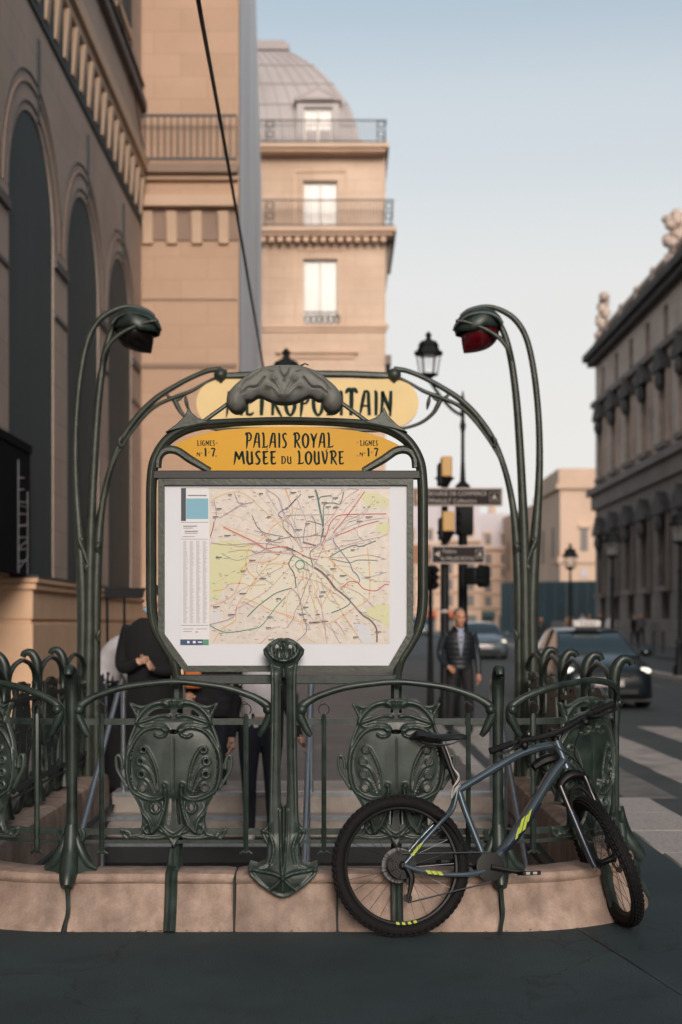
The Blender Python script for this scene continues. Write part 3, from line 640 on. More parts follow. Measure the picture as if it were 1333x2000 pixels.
def relief(sdf, height, x0, x1, y0, y1, res, back):
    """cast plate: cells inside sdf<0, border vertices snapped to the contour; returns verts (u, n, v) and faces"""
    nx, ny = int((x1-x0)/res)+1, int((y1-y0)/res)+1
    X, Y = np.meshgrid(x0+np.arange(nx)*res, y0+np.arange(ny)*res)
    S = sdf(X, Y); e = res*.05
    gx = (sdf(X+e, Y)-sdf(X-e, Y))/(2*e); gy = (sdf(X, Y+e)-sdf(X, Y-e))/(2*e); g = np.sqrt(gx*gx+gy*gy)+1e-9
    ins = S < 0
    cell = ins[:-1,:-1] | ins[1:,:-1] | ins[:-1,1:] | ins[1:,1:]
    mv = ~ins & (S < res*1.5)
    XX = np.where(mv, X-gx/g*S, X); YY = np.where(mv, Y-gy/g*S, Y)
    Hh = height(XX, YY)
    used = np.zeros(S.shape, bool)
    for a in (0,1):
        for b in (0,1): used[a:ny-1+a, b:nx-1+b] |= cell
    idx = -np.ones(S.shape, int); idx[used] = np.arange(used.sum()); n = used.sum()
    f = np.stack([XX[used], Hh[used], YY[used]], 1); bk = np.stack([XX[used], np.minimum(back, Hh[used]-abs(back)*.2-1e-4), YY[used]], 1)
    V = np.concatenate([f, bk]); F = []
    jj, ii = np.nonzero(cell)
    a, b, c, d = idx[jj,ii], idx[jj,ii+1], idx[jj+1,ii+1], idx[jj+1,ii]
    F += list(map(tuple, np.stack([a,b,c,d],1).tolist())); F += list(map(tuple, np.stack([d+n,c+n,b+n,a+n],1).tolist()))
    cp = np.zeros((ny+1, nx+1), bool); cp[1:ny, 1:nx] = cell
    for (dj, di, p, q) in ((-1,0,a,b),(0,1,b,c),(1,0,c,d),(0,-1,d,a)):
        m = ~cp[jj+1+dj, ii+1+di]
        F += list(map(tuple, np.stack([q[m],p[m],p[m]+n,q[m]+n],1).tolist()))
    return V, F
def gauss(d, w): return np.exp(-(d/w)**2)

# ---- frame of the railing: s along, n outward, z up
RY = 7.10; HW = 1.064; RR = .72; SX = HW+RR; Y1 = 11.5
def z7(py): return CAM_H-(py-1220)*RY/FPX
def map_front(c): return lambda p: Vector((AX+c+p.x, RY-p.y, p.z))
def map_arc(th0, mir=False):
    def f(p):
        th = th0+p.x/RR; X = HW+(RR+p.y)*math.sin(th); Y = RY+RR-(RR+p.y)*math.cos(th)
        return Vector((AX+(-X if mir else X), Y, p.z))
    return f
def map_side(yc, mir=False):
    def f(p):
        X = SX+p.y; return Vector((AX+(-X if mir else X), yc+p.x, p.z))
    return f
IDENT = lambda p: Vector((p.x, -p.y, p.z))

# ---- shield
U = .000518; V0 = 1340; ZS = 4.937
def shield_raw():
    out = [(0,122),(60,121),(130,131),(200,152),(270,182),(320,192),(360,183),(395,166),(424,160),(424,185),(408,218),(385,262),(368,310),(372,350),(390,400),(422,480),(450,580),(468,690),(474,790),(463,900),(435,985),(388,1060),(345,1130),(315,1210),(303,1270),(305,1330),(318,1385),(330,1415),(395,1427),(420,1395),(470,1373),(518,1366),(514,1400),(492,1445),(455,1478),(425,1470),(405,1448),(330,1462),(240,1476),(152,1475),(90,1462),(62,1455),(45,1475),(25,1520),(0,1552)]
    full = out + [(-a,b) for a,b in out[::-1][1:-1]]
    ear = cr([(440,990),(500,890),(545,805),(556,720),(548,676),(522,676),(500,730),(497,790)],4)
    H1 = cr([(34,225),(120,215),(200,236),(262,302),(200,286),(100,268),(36,262)],3,True); H2 = cr([(-240,345),(-120,325),(0,320),(120,325),(240,345),(120,354),(0,350),(-120,354)],3,True)
    H3 = cr([(352,520),(395,620),(415,740),(412,860),(385,960),(345,1012)],4)
    H5 = [(20,1075),(44,1085),(56,1200),(70,1335),(40,1345),(24,1200)]
    rings = [(290,612,20),(320,725,23),(312,850,25),(299,975,28)]
    SL = [(cr([(245,690),(200,780),(172,880),(158,985)],4),9),(cr([(278,800),(236,880),(205,960),(182,1035)],4),8),(cr([(258,925),(232,980),(208,1035)],3),6)]
    def base(x,y): return np.minimum(sdpoly(x,y,full), dline(np.abs(x),y,ear)-15)
    def sdf(x,y):
        ax = np.abs(x); s = base(x,y)
        s = np.maximum(s, -sdpoly(ax,y,H1)); s = np.maximum(s, -sdpoly(x,y,H2)); s = np.maximum(s, 7-dline(ax,y,H3)); s = np.maximum(s, -sdpoly(ax,y,H5))
        for a,b,r in rings: s = np.maximum(s, r-np.hypot(ax-a,y-b))
        for l,r in SL: s = np.maximum(s, r-dline(ax,y,l))
        s = np.maximum(s, 28*(1-np.hypot((ax-172)/20,(y-1168)/38))); s = np.maximum(s, 30*(1-np.hypot(x/52,(y-440)/25)))
        return s
    R = [([(60,425),(110,404),(190,398),(290,430),(372,520),(432,640),(446,760),(440,870),(410,985),(350,1042),(260,1085),(170,1092),(105,1065),(75,1000),(85,955)],28,14),
         ([(95,420),(70,450),(92,478),(140,486),(172,468)],22,10),([(60,425),(75,395),(130,372),(220,372),(300,390),(360,350)],16,14),
         ([(255,600),(205,690),(166,800),(148,920),(150,1000)],17,10),([(300,762),(245,800),(195,900),(170,1010)],12,8),([(285,885),(235,930),(195,1020)],11,7),
         ([(75,1000),(78,1120),(105,1240),(150,1340),(205,1405)],32,13),([(395,1065),(315,1190),(240,1290),(212,1390)],30,14),([(205,1405),(255,1415),(285,1375),(262,1335)],22,14),
         ([(130,1345),(70,1405),(0,1445)],22,13),([(0,1445),(90,1418),(140,1380)],16,11),([(0,1540),(0,1445)],14,14),([(405,1448),(455,1420),(505,1376)],14,12),
         ([(90,160),(200,180),(300,250),(352,335)],24,16),([(40,290),(130,285),(250,325),(330,350)],18,12),([(420,170),(385,215),(350,270)],14,14)]
    R = [(cr(p,5),a,w) for p,a,w in R]
    def height(x,y):
        ax = np.abs(x); h = np.full(x.shape, 18.0)
        r = np.hypot(ax/405,(y-720)/400); h += 30*np.clip(1-r**4,0,1)*sm(1150,1040,y)
        h -= 7*gauss(x,7)*sm(480,560,y)*sm(1040,980,y)
        h += 16*gauss(base(x,y)+13,13)
        for p,a,w in R: h = np.maximum(h, h+a*gauss(dline(ax,y,p),w))
        for a,b,rr in rings: h += 15*gauss(np.hypot(ax-a,y-b)-rr-9,8)
        h += 26*gauss(np.hypot(ax-85,y-950),20); h += 40*gauss(np.hypot(ax-62,y-172),34)+22*gauss(np.hypot(ax,(y-160)*.6),20)
        h += 26*gauss(np.hypot(ax-172,y-1168)-44,12)
        for k in range(7): h -= 12*gauss(np.hypot(ax-(365+19*math.cos(k*.9)),y-(222+24*math.sin(k*.9))),6)
        lobe = np.hypot((ax-190)/120,(y-1240)/170); h += 40*np.clip(1-lobe**2,0,1)
        return h
    V,F = relief(sdf, height, -580, 580, 105, 1565, 8.5, -14)
    return np.stack([V[:,0]*U, V[:,1]*U, z7(V0)-V[:,2]/ZS*RY/FPX],1), F
SHIELD = shield_raw()

def build_relief(V, F, mapping):
    b = MB(); b.v = [tuple(mapping(Vector(p))) for p in V]; b.f = F; return b

def lin(a, b, n): return [tuple(np.array(a)+(np.array(b)-np.array(a))*i/n) for i in range(n+1)]
RAILPX = [(-166,1438,4.5),(-173,1428,7),(-180,1415,8),(-187,1398,9),(-184,1381,9),(-166,1367,7.2),(-142,1356,6.6),(-99,1343,6.3),(-43,1335,6),(0,1332,6)]
RAILPX = RAILPX + [(-a,b,c) for a,b,c in RAILPX[::-1][1:]]
def panel_parts(root, mp, half, parent_world=False, sh_off=0, lift=0.0, band=1.1):
    """one balustrade panel; half = half span between posts"""
    k = RY/FPX
    sp = cr([(a*k*(.44/.50 if lift else 1), .0, z7(b)+lift*sm(1438,1350,b), c*k) for a,b,c in RAILPX],6)
    m = MB(); m.tube([mp(Vector(p[:3])) for p in sp], [(p[3]*1.1,p[3]) for p in sp], 8)
    for s_ in (-1,1): m.ball(mp(Vector((s_*184*k,.012,z7(1386)))), .026, 8, 6)
    P_ = []
    P_.append(('arch_rail', m, 'iron'))
    m = MB()
    for s_ in (-1,1): m.ball(mp(Vector((s_*90*k,.012,z7(1342)))), (.03,.014,.014), 8, 6)
    flat = lambda y,hh,t,n0: MB().tube([mp(Vector(p)) for p in lin((-half,n0,z7(y)),(half,n0,z7(y)),10)], [(t,hh)]*11, 4, up=(0,0,1))
    P_ += [('cross_rail', flat(1410,.022,.010,-.012), 'iron'), ('cross_rail', flat(1625,.022,.010,-.012), 'iron'), ('cross_rail', flat(1645,.012,.008,-.012), 'iron')]
    for s_ in (-1,1):
        x = s_*141*k
        P_.append(('upright_bar', MB().tube([mp(Vector((x,.006,z7(y)))) for y in (1394,1400,1660,1668)], [(.008,.008),(.014,.012),(.014,.012),(.007,.007)], 6, up=mp(Vector((x,1,1)))-mp(Vector((x,0,1)))), 'iron'))
        t = np.linspace(-.9,math.pi+.9,12)
        P_.append(('wire_loop', MB().tube([mp(Vector((x+.026*math.cos(a),.01,z7(1386)+.028*math.sin(a)))) for a in t], .0028, 5).tube([mp(Vector((x-.02+.04*i,.012,z7(1374)+.012*math.sin(i*5)))) for i in (0,.3,.6,1)], .0026, 4), 'wire'))
        P_.append(('bar_foot', MB().tube([mp(Vector((x+dx*k,.008,z7(yy)))) for dx,yy in ((-12,1668),(-5,1663),(0,1666),(5,1663),(12,1668))], .007, 6), 'iron'))
    stem = [( .0,.38),(.01,.33),(.035,.29),(.095,.275),(.112,.235),(.118,.19),(.15,.09),(.19,.005)]
    m = MB()
    for s_ in (-1,1):
        sp2 = cr([(s_*(.014 if i else .008),a,b) for i,(a,b) in enumerate(stem)],4)
        m.tube([mp(Vector(p)) for p in sp2], [.018]*2+[.017]*(len(sp2)-2), 7)
    m.box(-.001,.001,0,.001,.6,.601) if False else None
    P_.append(('shield_foot', m, 'iron'))
    for n_, m_, mt in P_: part(n_, m_, M[mt], root, world=parent_world, sharp=50)
    part('shield', build_relief(SHIELD[0]+np.array([sh_off,0,0]), SHIELD[1], mp), M['iron_relief'], root, world=parent_world, sharp=60)

# front panels: one mesh set, copied
g_pan = 'cast iron balustrade panels round the stairwell'
p0_ = thing('iron_balustrade', 'shield-shaped cast iron balustrade panel directly left of the map post', 'balustrade', (AX-.555, RY, 0), group=g_pan)
panel_parts(p0_, IDENT, .50)
p1_ = copy_tree(p0_); p1_.location = (AX+.555, RY, 0); p1_['label'] = 'shield-shaped cast iron balustrade panel behind the bicycle saddle'
# curved corner panels
for mir in (False, True):
    t = thing('iron_balustrade', 'curved corner balustrade panel behind the bicycle handlebar' if not mir else 'curved corner balustrade panel beside the stone base of the wrapped building', 'balustrade', (AX+(-1 if mir else 1)*(HW+RR*.6), RY+.2, 0), group=g_pan)
    panel_parts(t, map_arc(rad(43), mir), .50, True)
# side panels
for mir in (False, True):
    for k in range(4):
        yc = RY+RR+.46+.92*k; sd_ = 'street' if not mir else 'wrapped building'
        t = thing('iron_balustrade', ['side balustrade panel facing the %s, next to the curved corner', 'second side balustrade panel facing the %s, counted from the curved corner', 'third side balustrade panel facing the %s, counted from the curved corner', 'side balustrade panel facing the %s, next to the lamp stalk'][k] % sd_, 'balustrade', (AX+(-SX if mir else SX), yc, 0), group=g_pan)
        if k == 0: panel_parts(t, lambda p, mir=mir: Vector(((-p.y if mir else p.y), p.x, p.z)), .44, lift=.055); src = t
        else:
            for ch in src.children:
                c = ch.copy(); COL.objects.link(c); c.parent = t
# posts
def post_parts(root, mp, world=False, tall=0.0):
    m = MB()
    sh = cr([(0,.0,.30,.058),(0,.0,.40,.040),(0,.0,.52,.029),(0,.0,.80,.027),(0,.0,1.05,.029),(0,.0,1.17+tall,.033),(0,.012,1.235+tall,.033),(0,.045,1.278+tall,.029),(0,.085,1.275+tall,.024),(0,.10,1.25+tall,.020)],5)
    m.tube([mp(Vector(p[:3])) for p in sh], [(p[3],p[3]*.85) for p in sh], 10)
    part('shaft', m, M['iron'], root, world=world, sharp=50)
    m = MB()
    for s_ in (-.6,.6):
        sp = cr([(s_*.05,.03,.40,.006),(s_*.045,.034,.6,.008),(s_*.04,.03,.9,.008),(s_*.045,.034,1.15+tall,.007),(s_*.02,.05,1.24+tall,.005)],5)
        m.tube([mp(Vector(p[:3])) for p in sp], [p[3] for p in sp], 6)
    m2 = MB()
    toe = cr([(0,.02,.50,.030),(0,.045,.38,.040),(0,.085,.30,.045),(0,.125,.25,.040),(0,.15,.215,.028)],5)
    m2.tube([mp(Vector(p[:3])) for p in toe], [p[3] for p in toe], 10)
    for s_ in (-1,1):
        w = cr([(0,.01,.50,.020),(s_*.045,.03,.385,.028),(s_*.085,.03,.315,.024),(s_*.13,.03,.285,.012)],5)
        m2.tube([mp(Vector(p[:3])) for p in w], [p[3] for p in w], 8)
    sk = [(-.12,.285),(-.075,.31),(-.04,.40),(0,.47),(.04,.40),(.075,.31),(.12,.285)]
    v = [mp(Vector((a,.035,b))) for a,b in sk]+[mp(Vector((a,.10-abs(a)*.5,.262))) for a,b in sk]
    m2.add(v, [(i,i+1,8+i,7+i) for i in range(6)])
    part('foot', m2, M['iron'], root, world=world, sharp=60)
    for s_ in (-1,1):
        lf = cr([(s_*.03,.02,.40,.008),(s_*.055,.03,.43,.013),(s_*.062,.03,.465,.011),(s_*.05,.03,.485,.006)],4)
        part('leaf_bract', MB().tube([mp(Vector(p[:3])) for p in lf], [p[3] for p in lf], 6), M['iron'], root, world=world)
    st = cr([(0,.145,.215),(.004,.135,.17),(.008,.15,.09),(-.004,.178,.03),(-.01,.19,.0)],4)
    part('drain_strap', MB().tube([mp(Vector(p)) for p in st], .011, 6), M['iron'], root, world=world)
g_post = 'cast iron balustrade posts round the stairwell'
q0 = thing('balustrade_post', 'slim iron balustrade post where the front meets the bicycle side curved corner', 'balustrade post', (AX+HW, RY, 0), group=g_post)
post_parts(q0, IDENT)
q1 = copy_tree(q0); q1.location = (AX-HW, RY, 0); q1['label'] = 'slim iron balustrade post with flared foot where the front meets the wrapped building side corner'
for mir in (False, True):
    src = None
    for k in range(4):
        sd_ = 'street' if not mir else 'wrapped building'
        t = thing('balustrade_post', ['curl-topped balustrade post facing the %s, ending the curved corner', 'curl-topped balustrade post facing the %s, first after the curved corner', 'curl-topped balustrade post facing the %s, second after the curved corner', 'curl-topped balustrade post facing the %s, nearest the lamp stalk'][k] % sd_, 'balustrade post', (AX+(-SX if mir else SX), RY+RR+.92*k, 0), group=g_post)
        if src is None: post_parts(t, lambda p, mir=mir: Vector(((-p.y if mir else p.y), p.x, p.z)), tall=.03); src = t
        else:
            for ch in src.children: c = ch.copy(); COL.objects.link(c); c.parent = t

# ---- plinth
PRO = [(-.15,-.35),(-.15,.20),(-.14,.255),(-.11,.275),(.055,.275),(.08,.268),(.09,.25),(.088,.232),(.072,.218),(.078,.19),(.105,.12),(.145,.05),(.165,.015),(.17,-.02)]
plinth = thing('stone_plinth', 'low pinkish limestone plinth curving round the stairwell under the iron balustrade', 'plinth', (AX, RY, 0))
def block(name, mp, s0, s1, n, dx=0):
    b = MB(); g = .0055; vs_ = []; L = len(PRO); rr = random.Random(int(s0*1000)+n+dx)
    for i in range(n+1):
        s = s0+g+(s1-s0-2*g)*i/n
        for (a,c) in PRO:
            e = min(i, n-i); sink = .006 if e == 0 else 0
            vs_.append(mp(Vector((s, a-(sink if a > 0 else -sink)+rr.uniform(-.0015,.0015), c-sink+rr.uniform(-.0015,.0015)))))
    fs = [(i*L+j,i*L+j+1,(i+1)*L+j+1,(i+1)*L+j) for i in range(n) for j in range(L-1)]
    fs += [tuple(range(L))[::-1], tuple(n*L+j for j in range(L))]
    part(name, b.add(vs_,fs), M['limestone'], plinth, world=True, sharp=42)
for s0,s1 in ((-HW,-.243),(-.243,.262),(.262,HW)): block('stone_block', map_front(0), s0, s1, 16)
for mir in (False,True):
    block('stone_block', map_arc(0,mir), 0, RR*math.pi/2, 18)
    for k in range(4): block('stone_block', map_side(RY+RR+.92*k,mir), 0, .92+(.28 if k==3 else 0), 4, k)
for s in (-.243,.262): part('mortar_joint', MB().box(AX+s-.005,AX+s+.005,RY-.150,RY+.14,-.02,.258), M['dark_in'], plinth, world=True)
# small wall dirt line where plinth meets the ground is left to the stone's own streaks

# ---- stairwell: walls, steps, nosings, handrails
well = MB(); xi0, xi1 = AX-SX+.152, AX+SX-.152; ZB = -4.0; YS = 11.85
well.box(AX-SX-.3, xi0, RY+.16, YS+.2, ZB, .10).box(xi1, AX+SX+.3, RY+.16, YS+.2, ZB, .10)
well.v = [(x,y,(z if z<.05 else -.015)) for x,y,z in well.v]
st_in = solo('stairwell_wall', well, M['stone_in'], kind='structure')
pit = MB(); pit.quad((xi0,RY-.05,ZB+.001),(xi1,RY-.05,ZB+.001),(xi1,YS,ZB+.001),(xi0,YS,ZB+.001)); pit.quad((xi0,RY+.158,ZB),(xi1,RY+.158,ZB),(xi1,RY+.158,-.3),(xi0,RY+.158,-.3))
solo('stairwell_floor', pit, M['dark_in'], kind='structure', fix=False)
stairs = thing('staircase', 'stone steps with steel nosings going down into the metro', 'staircase', (AX, YS, 0))
for k in range(13):
    y1 = YS-.30*k; z1 = .10-.165*k
    s_ = part('step', MB().box(xi0+.002,xi1-.002,y1,y1+(.34 if k else .9),z1-.165 if k else -.1,z1), M['stone_in'] if k < 2 else M['shaded_step'], stairs, world=True, bevel=.008)
    part('nosing', MB().box(xi0+.01,xi1-.01,y1-.008,y1+.05,z1-.028,z1+.004), M['steel'], s_)
def handrail(x, label, r=.021):
    t = thing('handrail', label, 'handrail', (x, YS, 0))
    pts = [(x,YS+.05,.1),(x,YS+.05,.98),(x,YS-.03,1.03),(x,YS-.2,.97),(x,YS-4.0,.97-3.8*.55)]
    part('rail', MB().tube(cr(pts,5)[:22] if False else pts, r, 10), M['steel'], t, world=True)
    for k in (3,8): part('stanchion', MB().tube([(x,YS-.30*k-.1,.1-.165*k),(x,YS-.30*k-.1,.97-(.30*k-.1)*.55)], r*.8, 8), M['steel'], t, world=True)
handrail(AX+.03, 'steel handrail going down the middle of the steps')
handrail(xi0+.09, 'steel handrail on the stair wall by the wrapped building'); handrail(xi1-.09, 'steel handrail on the stair wall by the street')

# ---- centre post with flower head (cast relief)
def post_raw():
    half = [(0,62),(35,60),(70,74),(112,104),(152,146),(146,182),(108,232),(96,285),(92,400),(94,700),(99,1000),(106,1300),(108,1400),(130,1446),(166,1466),(158,1510),(122,1575),(116,1640),(132,1690),(190,1715),(245,1697),(256,1728),(236,1780),(170,1845),(92,1903),(48,1930),(0,1942)]
    full = half+[(-a,b) for a,b in half[::-1][1:-1]]
    slot = [(0,346),(16,356),(23,400),(21,700),(25,1100),(21,1270),(11,1296),(0,1300)]; slot = slot+[(-a,b) for a,b in slot[::-1][1:-1]]
    EH = [(48,126,15,17),(80,172,15,10),(17,136,6,14)]
    R = [(cr([(0,1790),(12,1650),(20,1500),(24,1320)],4),26,9),(cr([(0,1790),(60,1760),(150,1745),(235,1735)],4),22,10),(cr([(0,1790),(60,1850),(100,1880)],4),18,9),(cr([(0,1780),(-0,1880)],3),18,9),(cr([(90,1690),(70,1600),(100,1500),(150,1475)],4),16,9),
         (cr([(0,70),(40,110),(60,160),(50,215)],4),18,8),(cr([(110,105),(105,165),(60,215),(0,228)],4),26,12),(cr([(0,66),(10,120),(14,180),(0,215)],3),14,6)]
    def sdf(x,y):
        ax = np.abs(x); s = np.maximum(sdpoly(x,y,full), -sdpoly(x,y,slot))
        for a,b,c,d in EH: s = np.maximum(s, min(c,d)*(1-np.hypot((ax-a)/c,(y-b)/d)))
        return s
    def height(x,y):
        ax = np.abs(x); h = np.full(x.shape, 20.)
        col = sm(235,330,y)*sm(1750,1500,y)
        h += col*46*np.sqrt(np.clip(1-((ax-60)/52)**2,0,1))
        head = np.clip(1-(ax/150)**2-((y-160)/120)**2,0,1); h += 55*head
        h -= 26*gauss(np.hypot(ax/1.3,(y-165)),34)
        h += 150*sm(1480,1800,y)+34*np.clip(1-(ax/210)**2,0,1)*sm(1560,1760,y)-40*sm(1820,1942,y)
        h += 14*gauss(sdpoly(x,y,full)+12,12)
        for p,a,w in R: h += a*gauss(dline(ax,y,p),w)
        return h
    V,F = relief(sdf,height,-262,262,52,1950,6.5,-26)
    u = RY/FPX/3.773
    return np.stack([V[:,0]*u, .02+V[:,1]*u, 1.5-(1230+V[:,2]/3.773-1220)*RY/FPX],1), F
cp = thing('centre_post', 'wide fluted cast iron post with pierced flower head in front of the map', 'balustrade post', (AX-.005, RY, 0))
pr = post_raw(); part('cast_column', build_relief(*pr, IDENT), M['iron_relief'], cp, sharp=60)
part('column_back', MB().box(-.055,-.022,.02,.05,.26,1.38).box(.022,.055,.02,.05,.26,1.38), M['iron'], cp)
# ================================================================ MAP SIGN
MY = 7.215
def pm(x, y, d=0.0): p = P(x, y, MY); return Vector((p.x, MY-d, p.z))
KM = MY/FPX
ms = thing('map_sign', 'metro map case in an iron frame with yellow station name header', 'sign', (AX, MY, .27))
def mp_(name, mb, m, parent=None, **k): return part(name, mb, m if not isinstance(m,str) else M[m], parent or ms, world=True, **k)
# outer hoop
L_ = [(347,1345,9),(346,1318,9),(338,1288,9),(322,1262,9),(305,1228,10),(297,1185,10.5),(296,1100,10.5),(296,1000,10.5),(297,940,10.5),(303,900,10.5),(322,866,10.5),(350,844,11),(385,832,10),(430,827,9),(480,824,8),(557,822,8)]
hoop = L_ + [(1123-a,b,c) for a,b,c in L_[::-1][1:]]
sp = cr(hoop,5); mp_('outer_hoop', MB().tube([pm(a,b,.0) for a,b,c in sp], [(c*KM,.032) for a,b,c in sp], 10, up=(0,1,0)), 'iron_olive', sharp=50)
mp_('hoop_bead', MB().tube([pm(a+(3 if a<561 else -3)*(1 if 840<b<1290 else 0),b,.034) for a,b,c in sp], .006, 6), 'iron_olive')
mp_('header_bar', MB().box(pm(300,0).x,pm(823,0).x,MY-.03,MY+.03,pm(0,936).z,pm(0,920).z), 'wire', bevel=.004)
mp_('lower_bar', MB().box(pm(348,0).x,pm(775,0).x,MY-.025,MY+.025,pm(0,1336).z,pm(0,1318).z), 'iron', bevel=.004)
for s_ in (-1,1):
    sp = cr([(561+s_*251,914,7),(561+s_*249,893,8),(561+s_*236,880,8.5),(561+s_*214,881,8.5),(561+s_*188,898,8.5),(561+s_*150,920,7)],5)
    mp_('spandrel_scroll', MB().tube([pm(a,b,.012) for a,b,c in sp], [(c*KM,.022) for a,b,c in sp], 8, up=(0,1,0)), 'iron_olive')
    lf = [(561+s_*p[0],p[1]) for p in ((150,826),(172,818),(186,806),(190,796),(198,814),(214,830),(236,846),(205,838))]
    mp_('shoulder_leaf', MB().prism([(pm(a,b).x,pm(a,b).z) for a,b in lf], MY-.04, MY+.01), 'iron_olive', bevel=.004)
    x = 561+s_*214; mp_('leg', MB().tube([pm(x,1318),(pm(x,0).x,MY,.27)], .03, 8), 'iron')
# header enamel
hl = cr([(338,876),(372,856),(420,843),(480,837),(561,834),(642,837),(702,843),(750,856),(785,876),(752,892),(722,912),(700,921),(561,921),(422,921),(400,912),(370,892)],4,True)
hdr = mp_('enamel_header', MB().prism([(pm(a,b).x,pm(a,b).z) for a,b in hl], MY-.012, MY+.012), 'enamel')
# inner case: chamfered frame, white sheet
def cham(o): return [(311+o,936+o),(808-o,936+o),(808-o,1243-o*.4),(766-o*.5,1312-o),(362+o*.5,1312-o),(311+o,1243-o*.4)]
A, B = cham(0), cham(12); fr = MB()
va = [pm(a,b,.028) for a,b in A]+[pm(a,b,.028) for a,b in B]+[pm(a,b,.008) for a,b in B]+[pm(a,b,-.02) for a,b in A]
ff = []
for i in range(6):
    j = (i+1)%6; ff += [(i,j,6+j,6+i),(6+i,6+j,12+j,12+i),(i,18+i,18+j,j)]
fr.add(va,ff); mp_('case_frame', fr, 'iron_olive', sharp=30)
poster = mp_('poster', MB().prism([(pm(a,b).x,pm(a,b).z) for a,b in cham(9)], MY-.006, MY+.02), 'paper')
# ---- printed map (flat print lying on the sheet)
def col_mat(n, c): 
    k = 'pr_'+n
    if k not in M: M[k] = mat('map_print_'+n, c, .45)
    return M[k]
LAY = [.0065]
def sheet_part(name, polys, m, kind=None):
    LAY[0] += .00025; b = MB()
    for q in polys: b.add([pm(a,c,LAY[0]) for a,c in q], [tuple(range(len(q)))])
    return part(name, b, m, poster, fix=False, kind=kind or ('stuff' if len(polys) > 1 else None))
def rect(a,b,c,d): return [(a,b),(a,d),(c,d),(c,b)]
def ribbon(pts, w):
    p = np.array(pts,float); n = len(p); T = np.gradient(p,axis=0); T /= np.linalg.norm(T,axis=1)[:,None]+1e-9
    N = np.stack([-T[:,1],T[:,0]],1); w = np.broadcast_to(np.array(w,float),(n,))[:,None]
    l, r = p+N*w/2, p-N*w/2
    return [[tuple(l[i]),tuple(l[i+1]),tuple(r[i+1]),tuple(r[i])] for i in range(n-1)]
sheet_part('map_sheet', [rect(410,954,762,1258)], M['mapbase'])
sheet_part('map_park', [[(411,1066),(430,1056),(470,1056),(494,1070),(484,1100),(478,1128),(470,1140),(440,1140),(428,1172),(411,1172)],[(712,1195),(735,1180),(761,1180),(761,1225),(735,1212),(714,1205)],[(700,965),(735,962),(761,975),(761,990),(720,992)],[(735,1025),(760,1018),(760,1045),(740,1044)]], col_mat('park',(.56,.57,.34)))
sheet_part('map_town', [[(470,1130),(520,1100),(600,1075),(680,1070),(735,1090),(740,1150),(700,1190),(620,1200),(520,1190),(470,1165)]], col_mat('town',(.62,.60,.50)))
sheet_part('map_water', [[(412,1210),(420,1190),(432,1196),(424,1222)],[(690,1215),(722,1225),(730,1255),(705,1258)]], col_mat('water',(.55,.58,.62)))
# fine street grain
rg = random.Random(5); qs = []
for i in range(520):
    x, y = rg.uniform(412,758), rg.uniform(957,1255); a = rg.choice((.3,.5,1.9,2.2,1.2,2.7))+rg.uniform(-.2,.2); l = rg.uniform(6,26)
    x2, y2 = x+l*math.cos(a), y+l*math.sin(a)
    if 411 < x2 < 761 and 955 < y2 < 1257: qs += ribbon([(x,y),(x2,y2)], .5)
sheet_part('map_street_grain', qs, col_mat('grain',(.66,.63,.60)), 'stuff')
qs = []; hub = (600,1085)
for i in range(46):
    a = rg.uniform(0,6.28); r0, r1 = rg.uniform(10,60), rg.uniform(90,230); p = []
    for k in range(5):
        r = r0+(r1-r0)*k/4; a += rg.uniform(-.13,.13); p.append((min(max(hub[0]+r*math.cos(a),412),760), min(max(hub[1]+r*.85*math.sin(a),956),1256)))
    qs.append((rg.choice(('tan','orange_bold','purple','grey','pink')), ribbon(cr(p,3), .9)))
EXTRA = qs
def zA(pts): return [(340+a/5.554, 940+b/5.554) for a,b in pts]      # left close-up
def zB(pts): return [(560+a/5.882, 940+b/5.882) for a,b in pts]      # right close-up
OR, OR2, RED, DR, GRN, DG, BLU, PUR, BRN, GRY, PNK = (.62,.40,.20),(.60,.46,.28),(.46,.09,.09),(.30,.04,.05),(.07,.26,.20),(.06,.13,.11),(.10,.13,.28),(.36,.25,.35),(.14,.08,.08),(.22,.25,.27),(.55,.32,.32)
